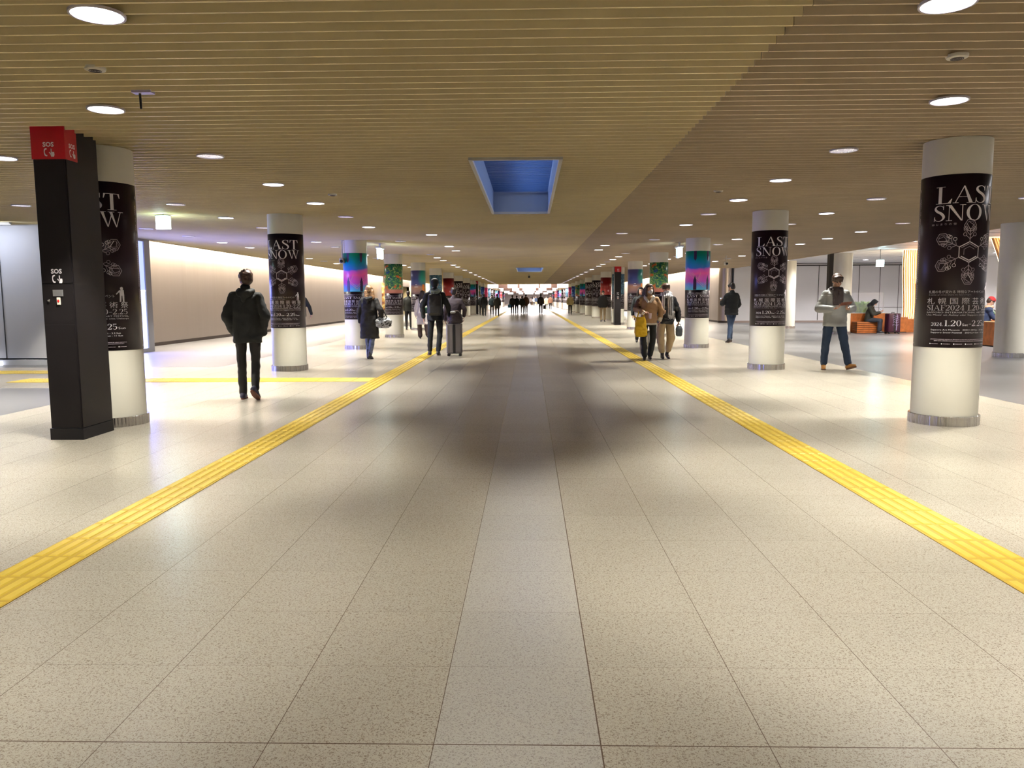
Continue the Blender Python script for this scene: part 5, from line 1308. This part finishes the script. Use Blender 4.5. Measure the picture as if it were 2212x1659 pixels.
# seated hooded person
def hoodup(b, C):
    P, R, s = C['P'], C['R'], C['s']; b.ell(P(0, -.030, .035), (.105 * s, .115 * s, .115 * s), R, 18, 12)
    for sg in (-1, 1): b.cap(P(sg * .075, .03, .07), .03 * s, P(sg * .07, .03, -.07), .03 * s)
    b.cap(P(-.04, .05, .115), .03 * s, P(.04, .05, .115), .03 * s); b.cap(P(0, -.05, -.05), .09 * s, P(0, -.08, -.16), .10 * s)
SIT = dict(pv=V(0, 0, .52), ch=V(0, .06, .83), nk=V(0, .11, 1.02), hd=V(0, .19, 1.15), hf=V(.12, .8, -.6), hup=V(0, .5, 1), shL=V(-.18, .08, .96), shR=V(.18, .08, .96), elL=V(-.22, .20, .74), elR=V(.22, .20, .74),
           wrL=V(-.07, .40, .80), wrR=V(.07, .40, .80), hdL=V(.4, .8, .3), hdR=V(-.4, .8, .3), hnL=V(0, -.3, 1), hnR=V(0, -.3, 1), htL=V(.2, .8, .3), htR=V(-.2, .8, .3), curl=.9,
           hpL=V(-.09, .02, .50), hpR=V(.09, .02, .50), knL=V(-.10, .43, .50), knR=V(.10, .43, .50), anL=V(-.10, .42, .09), anR=V(.10, .40, .09))
def sit_jacket(m, fn=None):
    def g(b, C):
        D, s = C['D'], C['s']
        b.cap(D['pv'] + V(-.05, 0, -.02) * s, .145 * s, D['ch'] + V(-.04, 0, 0) * s, .145 * s); b.cap(D['pv'] + V(.05, 0, -.02) * s, .145 * s, D['ch'] + V(.04, 0, 0) * s, .145 * s)
        b.cap(D['shL'], .09 * s, D['shR'], .09 * s); b.cap(D['ch'], .12 * s, D['nk'], .075 * s)
        for q in 'LR': sleeve(b, D, q, s, (.080, .072, .056))
    return p_caps('jacket', g, m, 5, fn or wrinkle(.012, 8))
def sit_trousers(m):
    def g(b, C):
        D, s = C['D'], C['s']; b.cap(D['hpL'], .105 * s, D['hpR'], .105 * s)
        for q in 'LR': b.cap(D['hp' + q], .095 * s, D['kn' + q], .070 * s); b.cap(D['kn' + q], .070 * s, D['an' + q] + V(0, 0, .04) * s, .058 * s)
    return p_caps('trousers', g, m, 4, wrinkle(.008, 10))
make_person('person', 'person in a dark hooded jacket sitting on the orange bench, holding a phone', (12.56, 29.40, 0), PI + math.radians(55), 1.68, SIT,
    [sit_jacket(C_OLIVE), sit_trousers(cloth('slate_trousers', (.035, .042, .06))), p_mask(), p_caps('hood', hoodup, cloth('hood_dark', (.02, .024, .03)), 4, wrinkle(.006, 14)), p_shoes(M_SHOE, mat('sole_grey', (.35, .35, .36), .6))], voxel=.012)
# person in navy with a red hat behind the closest right column
make_person('person', 'seated person in a navy jacket and red hat behind the closest right poster column', (12.78, 22.42, 0), math.radians(-100), 1.74, dict(SIT, hf=V(0, .9, -.6), hd=V(0, .17, 1.19)),
    [sit_jacket(C_NAVYJ), sit_trousers(C_NAVYJ), p_hair(M_HAIRBR), p_shoes(M_SHOE), p_caps('red_hat', lambda b, C: b.ell(C['P'](0, -.012, .065), (.098 * C['s'], .11 * C['s'], .085 * C['s']), C['R']), C_RED, 3, wrinkle(.006, 30)),
     p_caps('fur_collar', lambda b, C: b.tube([C['D']['nk'] + V(.12 * math.cos(a), .10 * math.sin(a), .02) * C['s'] for a in [i * PI / 6 for i in range(13)]], .045 * C['s']), cloth('fur_tan', (.50, .34, .22)), 2, wrinkle(.014, 40))], voxel=.013)
# man in black jacket and beige trousers farther down on the right
make_person('person', 'man in a black jacket and beige trousers walking to the camera beside the red poster', (4.22, 45.2, 0), PI, 1.76, dict(knR=V(.10, .04, .49), anR=V(.10, .06, .09)),
    std(coat=C_CHAR, trou=C_BEIGE, z0=.80, w=.215, extra=[p_mask()]), voxel=.016)
make_person('person', 'dark figure walking right behind the man in beige trousers', (4.75, 48.0, 0), 0, 1.68, {}, std(), voxel=.02, face=False)

# far walkers
FARP = [(-2.42, 59.5, 0, C_OLIVE, C_BLACK, 'lone walker in a long dark coat, right of three others far down the left side', 1.70, .62),
        (-3.55, 62.0, 0, C_BLACK, C_BLACK, 'far walker in black at the left, next to the pink poster', 1.72, .6),
        (-3.05, 64.5, PI, cloth('far_teal', (.04, .07, .08)), C_TROUS, 'far walker with a pale backpack between two darker walkers', 1.68, .84),
        (-3.95, 65.0, 0, C_BLACK, C_TROUS, 'leftmost dark figure of the far walkers by the columns', 1.72, .8),
        (-1.50, 70.5, 0, C_CHAR, C_NAVY, 'far walker with blue bag, leftmost of the middle group', 1.66, .8),
        (-1.12, 70.8, 0, C_BLACK, C_NAVY, 'far walker in black, second of the middle group', 1.62, .8),
        (-.62, 71.5, 0, C_OLIVE, cloth('far_plaid', (.12, .10, .08)), 'far walker in olive, third of the middle group', 1.60, .8),
        (-.30, 72.5, 0, C_BROWN, C_BLACK, 'tall far walker in dark brown, rightmost of the middle group', 1.76, .7),
        (1.05, 71.0, 0, cloth('far_brown', (.05, .04, .032)), C_BLACK, 'lone far walker in dark clothes right of the middle, carrying a bag', 1.76, .78),
        (2.55, 95.0, 0, C_BROWN, C_BLACK, 'far walker in a brown jacket on the right', 1.74, .8),
        (2.10, 97.0, 0, cloth('far_cream', (.5, .42, .24)), C_TROUS, 'far walker in a cream coat beside the brown jacket walker', 1.66, .7),
        (3.45, 66.5, PI, cloth('far_yellow', (.62, .50, .22)), C_BLACK, 'far walker with a pale yellow scarf coming along the right columns', 1.72, .8)]
for i, (x, y, rz, c, t_, lab, H, z0) in enumerate(FARP):
    J = [dict(knR=V(.10, .06, .49), anR=V(.10, .10, .09), anL=V(-.10, -.12, .11)), dict(knL=V(-.09, .06, .49), anL=V(-.08, .08, .09)), {}][i % 3]
    make_person('person', lab, (x, y, .0085 if -2.9 < x < -2.2 or 2.0 < x < 2.8 else 0), rz, H, J, std(coat=c, trou=t_, z0=z0), voxel=.022, face=False, group='walkers far down the corridor')
# the distant crowd at the far end: copies of five figures, each its own person
crowd_src = []
rr = random.Random(11); cols = [C_BLACK, C_BROWN, C_BEIGE, C_NAVY, C_WHITE, cloth('far_pink', (.5, .2, .2))]
k = 0
for i in range(20):
    x = rr.uniform(-2.6, 2.4); y = rr.uniform(135, 195); H = rr.uniform(1.56, 1.8)
    sd = ['left', 'middle', 'right'][0 if x < -.9 else (1 if x < .8 else 2)]
    lab = f'tiny figure in the distant crowd at the far end, {sd} part'
    if i < 6:
        p_ = make_person('person', lab, (x, y, 0), rr.choice((0, PI)), H, {}, std(coat=cols[i], trou=cols[(i + 3) % 4 if i != 4 else 0], z0=.75), voxel=.03, face=False, group='distant crowd'); crowd_src.append(p_)
    else:
        q_ = dup(crowd_src[i % 6], loc=(x, y, 0), rz=rr.choice((0, PI))); tag(q_, lab, 'person', 'distant crowd')

# ------------------------------------------------------------------ things people carry
def thing(name, label, cat, loc, rz=0, group=None):
    return tag(empty(name, loc, rz), label, cat, group)
def world(p, v):
    bpy.context.view_layer.update(); return p.matrix_world @ Vector(v)
def bag_mesh(name, w, d, h, m, parent, round_=.03, fn=None, taper=1.0, z0=0):
    b = MB(); b.loft([(0, 0, z0, w * taper / 2, d / 2), (0, 0, z0 + h * .15, w / 2 * taper * 1.03, d / 2), (0, 0, z0 + h * .6, w / 2, d / 2), (0, 0, z0 + h, w * .46, d * .35)], n=28, p=4)
    me = remesh(b, .008, 5, fn, name); return obj(name, me, m, parent, smooth=True)
# patterned bag on the woman's right side
t = thing('shoulder_bag', 'white and black patterned bag carried by the woman in the long black coat', 'bag', (-3.24, 17.42, 0), math.radians(10))
M_PAT = mat('bag_pattern', (.7, .72, .74), .5); k_ = NT(M_PAT); tc_ = k_.n('TexCoord'); vo = k_.n('TexVoronoi'); vo.inputs['Scale'].default_value = 14; k_.l(tc_.outputs['Object'], vo.inputs['Vector'])
n_ = k_.n('TexNoise'); n_.inputs['Scale'].default_value = 12; n_.inputs['Distortion'].default_value = 2; k_.l(tc_.outputs['Object'], n_.inputs['Vector'])
k_.l(k_.ramp(n_.outputs['Fac'], [(.42, (.03, .03, .03)), (.46, (.72, .74, .76))]), k_.b.inputs['Base Color'])
b = MB(); b.loft([(0, 0, .70, .12, .07), (0, 0, .74, .175, .10), (0, 0, .86, .18, .10), (0, 0, .92, .13, .06)], n=28, p=2.6)
obj('pouch', remesh(b, .009, 4, wrinkle(.02, 11), 'pouch'), M_PAT, t, smooth=True)
b = MB(); b.tube([V(-.12, 0, .88), V(-.06, .0, 1.05), V(-.03, -.0, 1.15), V(.03, 0, 1.02), V(.10, 0, .88)], .013); b.build('strap', C_CHAR, t, smooth=True)
# green crossbody bag of the white coat woman
t = thing('crossbody_bag', 'small dark green bag hanging on the back of the woman in the white coat', 'bag', (-3.48, 26.30, 0), math.radians(4))
b = MB(); b.loft([(0, 0, .86, .08, .03), (0, 0, .90, .125, .045), (0, 0, 1.03, .13, .045), (0, 0, 1.06, .12, .03)], n=24, p=3); obj('pouch', remesh(b, .009, 4), mat('bag_green', (.015, .06, .04), .35), t, smooth=True)
b = MB(); b.tube([V(-.11, .0, 1.02), V(-.19, .06, 1.22), V(-.2, .12, 1.38)], .012); b.build('strap', C_BLACK, t, smooth=True)
# backpack
t = thing('backpack', 'large black backpack worn by the tall man with the grey hood', 'backpack', (-2.20, 18.33, 0), math.radians(3))
b = MB(); b.loft([(0, 0, .95, .155, .07), (0, -.01, 1.0, .17, .085), (0, -.01, 1.25, .165, .085), (0, 0, 1.42, .15, .06), (0, 0.02, 1.45, .12, .04)], n=28, p=4); sh = obj('pack', remesh(b, .010, 4, wrinkle(.008, 8)), mat('nylon_black', (.016, .016, .018), .5), t, smooth=True)
b = MB(); b.bbox(-.12, .12, -.125, -.07, 1.0, 1.18, .02, 3); b.build('front_pocket', mat('nylon_black', (.016, .016, .018), .5), t)
for sg in (-1, 1):
    b = MB(); b.tube([V(sg * .10, .05, 1.42), V(sg * .13, .15, 1.53), V(sg * .14, .30, 1.46), V(sg * .15, .36, 1.30)], .016); b.build('strap', C_BLACK, t, smooth=True)
# suitcase builder
def suitcase(label, loc, rz, w, d, h, m, handle=True, wheels=.055, hz=None, grab=True):
    t = thing('suitcase', label, 'suitcase', loc, rz)
    b = MB(); b.bbox(-w / 2, w / 2, -d / 2, d / 2, wheels, wheels + h, .035, 4); sh = b.build('shell', m, t, smooth=math.radians(50))
    for i in range(4):
        x = -w / 2 + w * (i + .5) / 4
        if abs(x) > .05 * w: b = MB(); b.bbox(x - .010, x + .010, -d / 2 - .006, -d / 2 + .002, wheels + .05, wheels + h - .05, .003, 2); b.build('rib', m, sh)
    b = MB(); b.bbox(-.028, .028, -d / 2 - .008, -d / 2 + .002, wheels + .02, wheels + h - .01, .003, 2); b.build('centre_strap', M_BLK, t)
    b = MB(); b.box(-w / 2 - .002, w / 2 + .002, -.006, .006, wheels + .02, wheels + h + .002); b.build('zip_line', M_BLK, t)
    for sx in (-1, 1):
        for sy in (-1, 1):
            b = MB(); b.cap((sx * (w / 2 - .05) - .012, sy * (d / 2 - .04), .027), .027, (sx * (w / 2 - .05) + .012, sy * (d / 2 - .04), .027), .027, n=14); b.box(sx * (w / 2 - .05) - .02, sx * (w / 2 - .05) + .02, sy * (d / 2 - .04) - .02, sy * (d / 2 - .04) + .02, .04, wheels + .012); b.build('wheel', M_BLK, t)
    if grab: b = MB(); b.tube([V(-.05, 0, wheels + h), V(-.05, 0, wheels + h + .03), V(.05, 0, wheels + h + .03), V(.05, 0, wheels + h)], .009); b.build('grab_handle', M_BLK, t, smooth=True)
    if handle:
        zt = hz or wheels + h + .35; b = MB(); b.tube([V(-.09, d / 2 - .03, wheels + h - .02), V(-.09, d / 2 - .03, zt)], .007); b.tube([V(.09, d / 2 - .03, wheels + h - .02), V(.09, d / 2 - .03, zt)], .007); b.tube([V(-.09, d / 2 - .03, zt), V(.09, d / 2 - .03, zt)], .014); b.build('pull_handle', M_GREYM, t, smooth=True)
    return t
suitcase('tall grey suitcase rolling beside the tall man with the backpack', (-1.76, 18.42, 0), math.radians(3), .37, .26, .70, mat('case_grey', (.16, .145, .145), .35), hz=.98, grab=False)
t = thing('travel_bag', 'dark brown bag lying on top of the tall grey suitcase', 'bag', (-1.72, 18.42, .765), 0)
b = MB(); b.loft([(0, 0, 0.0, .14, .09), (0, 0, .05, .165, .11), (.0, 0, .20, .14, .10), (-.02, 0, .29, .08, .06)], n=24, p=2.6); obj('pouch', remesh(b, .010, 4, wrinkle(.012, 12)), cloth('bag_dark_brown', (.05, .035, .035), .5), t, smooth=True)
b = MB(); b.cap((-.10, -.085, .255), .026, (-.02, -.09, .262), .026); b.build('white_tag', M_WHITE, t, smooth=True)
# yellow tote
t = thing('tote_bag', 'bright yellow tote bag hanging from the arm of the shearling jacket woman', 'bag', (2.36, 16.66, 0), 0)
b = MB(); b.loft([(0, 0, .52, .10, .045), (0, 0, .56, .135, .06), (0, 0, .78, .12, .05), (-.01, 0, .93, .10, .035)], n=28, p=3); obj('pouch', remesh(b, .008, 4, wrinkle(.02, 10, seed=4)), C_YEL, t, smooth=True)
b = MB(); b.tube([V(-.08, 0, .90), V(-.04, .06, 1.04), V(.03, .10, 1.09)], .013); b.tube([V(.07, 0, .90), V(.06, .06, 1.0), V(.05, .10, 1.08)], .013); b.tube([V(-.09, 0, .90), V(-.15, 0, .96), V(-.13, .02, .92)], .012); b.build('handles', C_YEL, t, smooth=True)
t = thing('paper_cup', 'small pale cup held by the woman in the shearling jacket', 'cup', (2.54, 16.57, .90), 0)
b = MB(); b.lathe([(.0005, 0), (.026, 0), (.034, .11), (.034, .115), (.0005, .115)], n=20, caps=False); b.build('cup', mat('cup_pink', (.66, .50, .46), .5), t, smooth=math.radians(40))
# grey pouch held by the scarf person
t = thing('hand_bag', 'small blue grey bag held low by the person in beige trousers', 'bag', (3.265, 17.18, -.075), 0)
b = MB(); b.loft([(0, 0, .57, .05, .03), (0, 0, .61, .075, .045), (0, 0, .74, .075, .045), (0, 0, .80, .05, .03)], n=24, p=2.6); obj('pouch', remesh(b, .008, 4, wrinkle(.006, 14)), cloth('bag_slate', (.10, .12, .15), .6), t, smooth=True)
b = MB(); b.tube([V(-.03, 0, .78), V(-.02, 0, .84), V(.02, 0, .84), V(.03, 0, .78)], .008); b.build('handle', cloth('bag_slate', (.1, .12, .15)), t, smooth=True)
# phone of the man walking away
def phone(label, loc, rot, case=M_BLK):
    t = empty('phone', loc); t.rotation_euler = rot; tag(t, label, 'phone')
    b = MB(); b.bbox(-.037, .037, -.0045, .0045, -.075, .075, .004, 3); b.build('case', case, t)
    b = MB(); b.box(-.033, .033, -.0052, -.0045, -.068, .068); b.build('display', mat('phone_display', (.3, .35, .4), .2, emit=(.7, .8, 1), estr=.6), t)
phone('phone held up by the man walking away in the padded jacket', tuple(world(mp_, (-.12, .35, 1.27))), (math.radians(-35), 0, math.radians(20) + PI * 0), mat('phone_grey', (.25, .27, .32), .3))
# open book in the hands of the puffer man
t = empty('book', tuple(world(mg_, (-.07, .395, 1.215)))); t.rotation_euler = (math.radians(24), math.radians(6), PI + math.radians(-6)); tag(t, 'small brown book or phone case held open by the man in the grey puffer jacket', 'book')
b = MB(); b.box(-.095, -.003, -.065, .065, -.006, 0); b.box(.003, .095, -.065, .065, -.006, 0); b.box(-.003, .003, -.065, .065, -.012, -.004); b.build('cover', mat('book_brown', (.20, .055, .02), .5), t)
b = MB(); b.add([(-.09, -.06, .001), (-.004, -.06, .008), (-.004, .06, .008), (-.09, .06, .001)], [(0, 1, 2, 3)]); b.add([(.004, -.06, .008), (.09, -.06, .001), (.09, .06, .001), (.004, .06, .008)], [(0, 1, 2, 3)]); b.build('pages', mat('book_pages', (.34, .16, .07), .6), t)
# burgundy suitcase beside the seated person
t = suitcase('burgundy suitcase with a pale pattern standing beside the seated hooded person', (13.28, 29.02, 0), math.radians(5), .46, .30, .68, mat('case_burgundy', (.055, .010, .028), .3), handle=False)
F_ = Flat()
rr = random.Random(2); F_.line([(.06, .12), (.075, .3), (.06, .45), (.08, .62), (.07, .70)], .022, 0)
for z in (.62, .55, .48, .40, .30):
    F_.line([(.07, z), (-.04 - rr.random() * .04, z + .04), (-.07, z - .02)], .008, 0); F_.line([(.07, z), (.15, z + .03)], .010, 0)
sh = [c for c in t.children if c.name.startswith('shell')][0]
obj('printed_pattern', flat_mesh(F_, 'printed_pattern', [mat('case_print', (.45, .40, .62), .4)], (0, -.1595, 0), (1, 0, 0)), parent=sh)
phone('phone in the hands of the seated hooded person', (12.90, 29.15, .88), (math.radians(-50), 0, math.radians(55)))
t = thing('blue_bag', 'small light blue bag carried by the leftmost of the far middle group', 'bag', (-1.78, 70.4, 0)); bag_mesh('pouch', .26, .12, .30, mat('bag_sky', (.08, .30, .60), .6), t, z0=.55)
t = thing('hand_bag', 'dark bag carried by the lone far walker right of the middle', 'bag', (1.38, 70.9, 0)); bag_mesh('pouch', .24, .12, .34, C_BLACK, t, z0=.42)

bpy.data.scenes.remove(TMP)
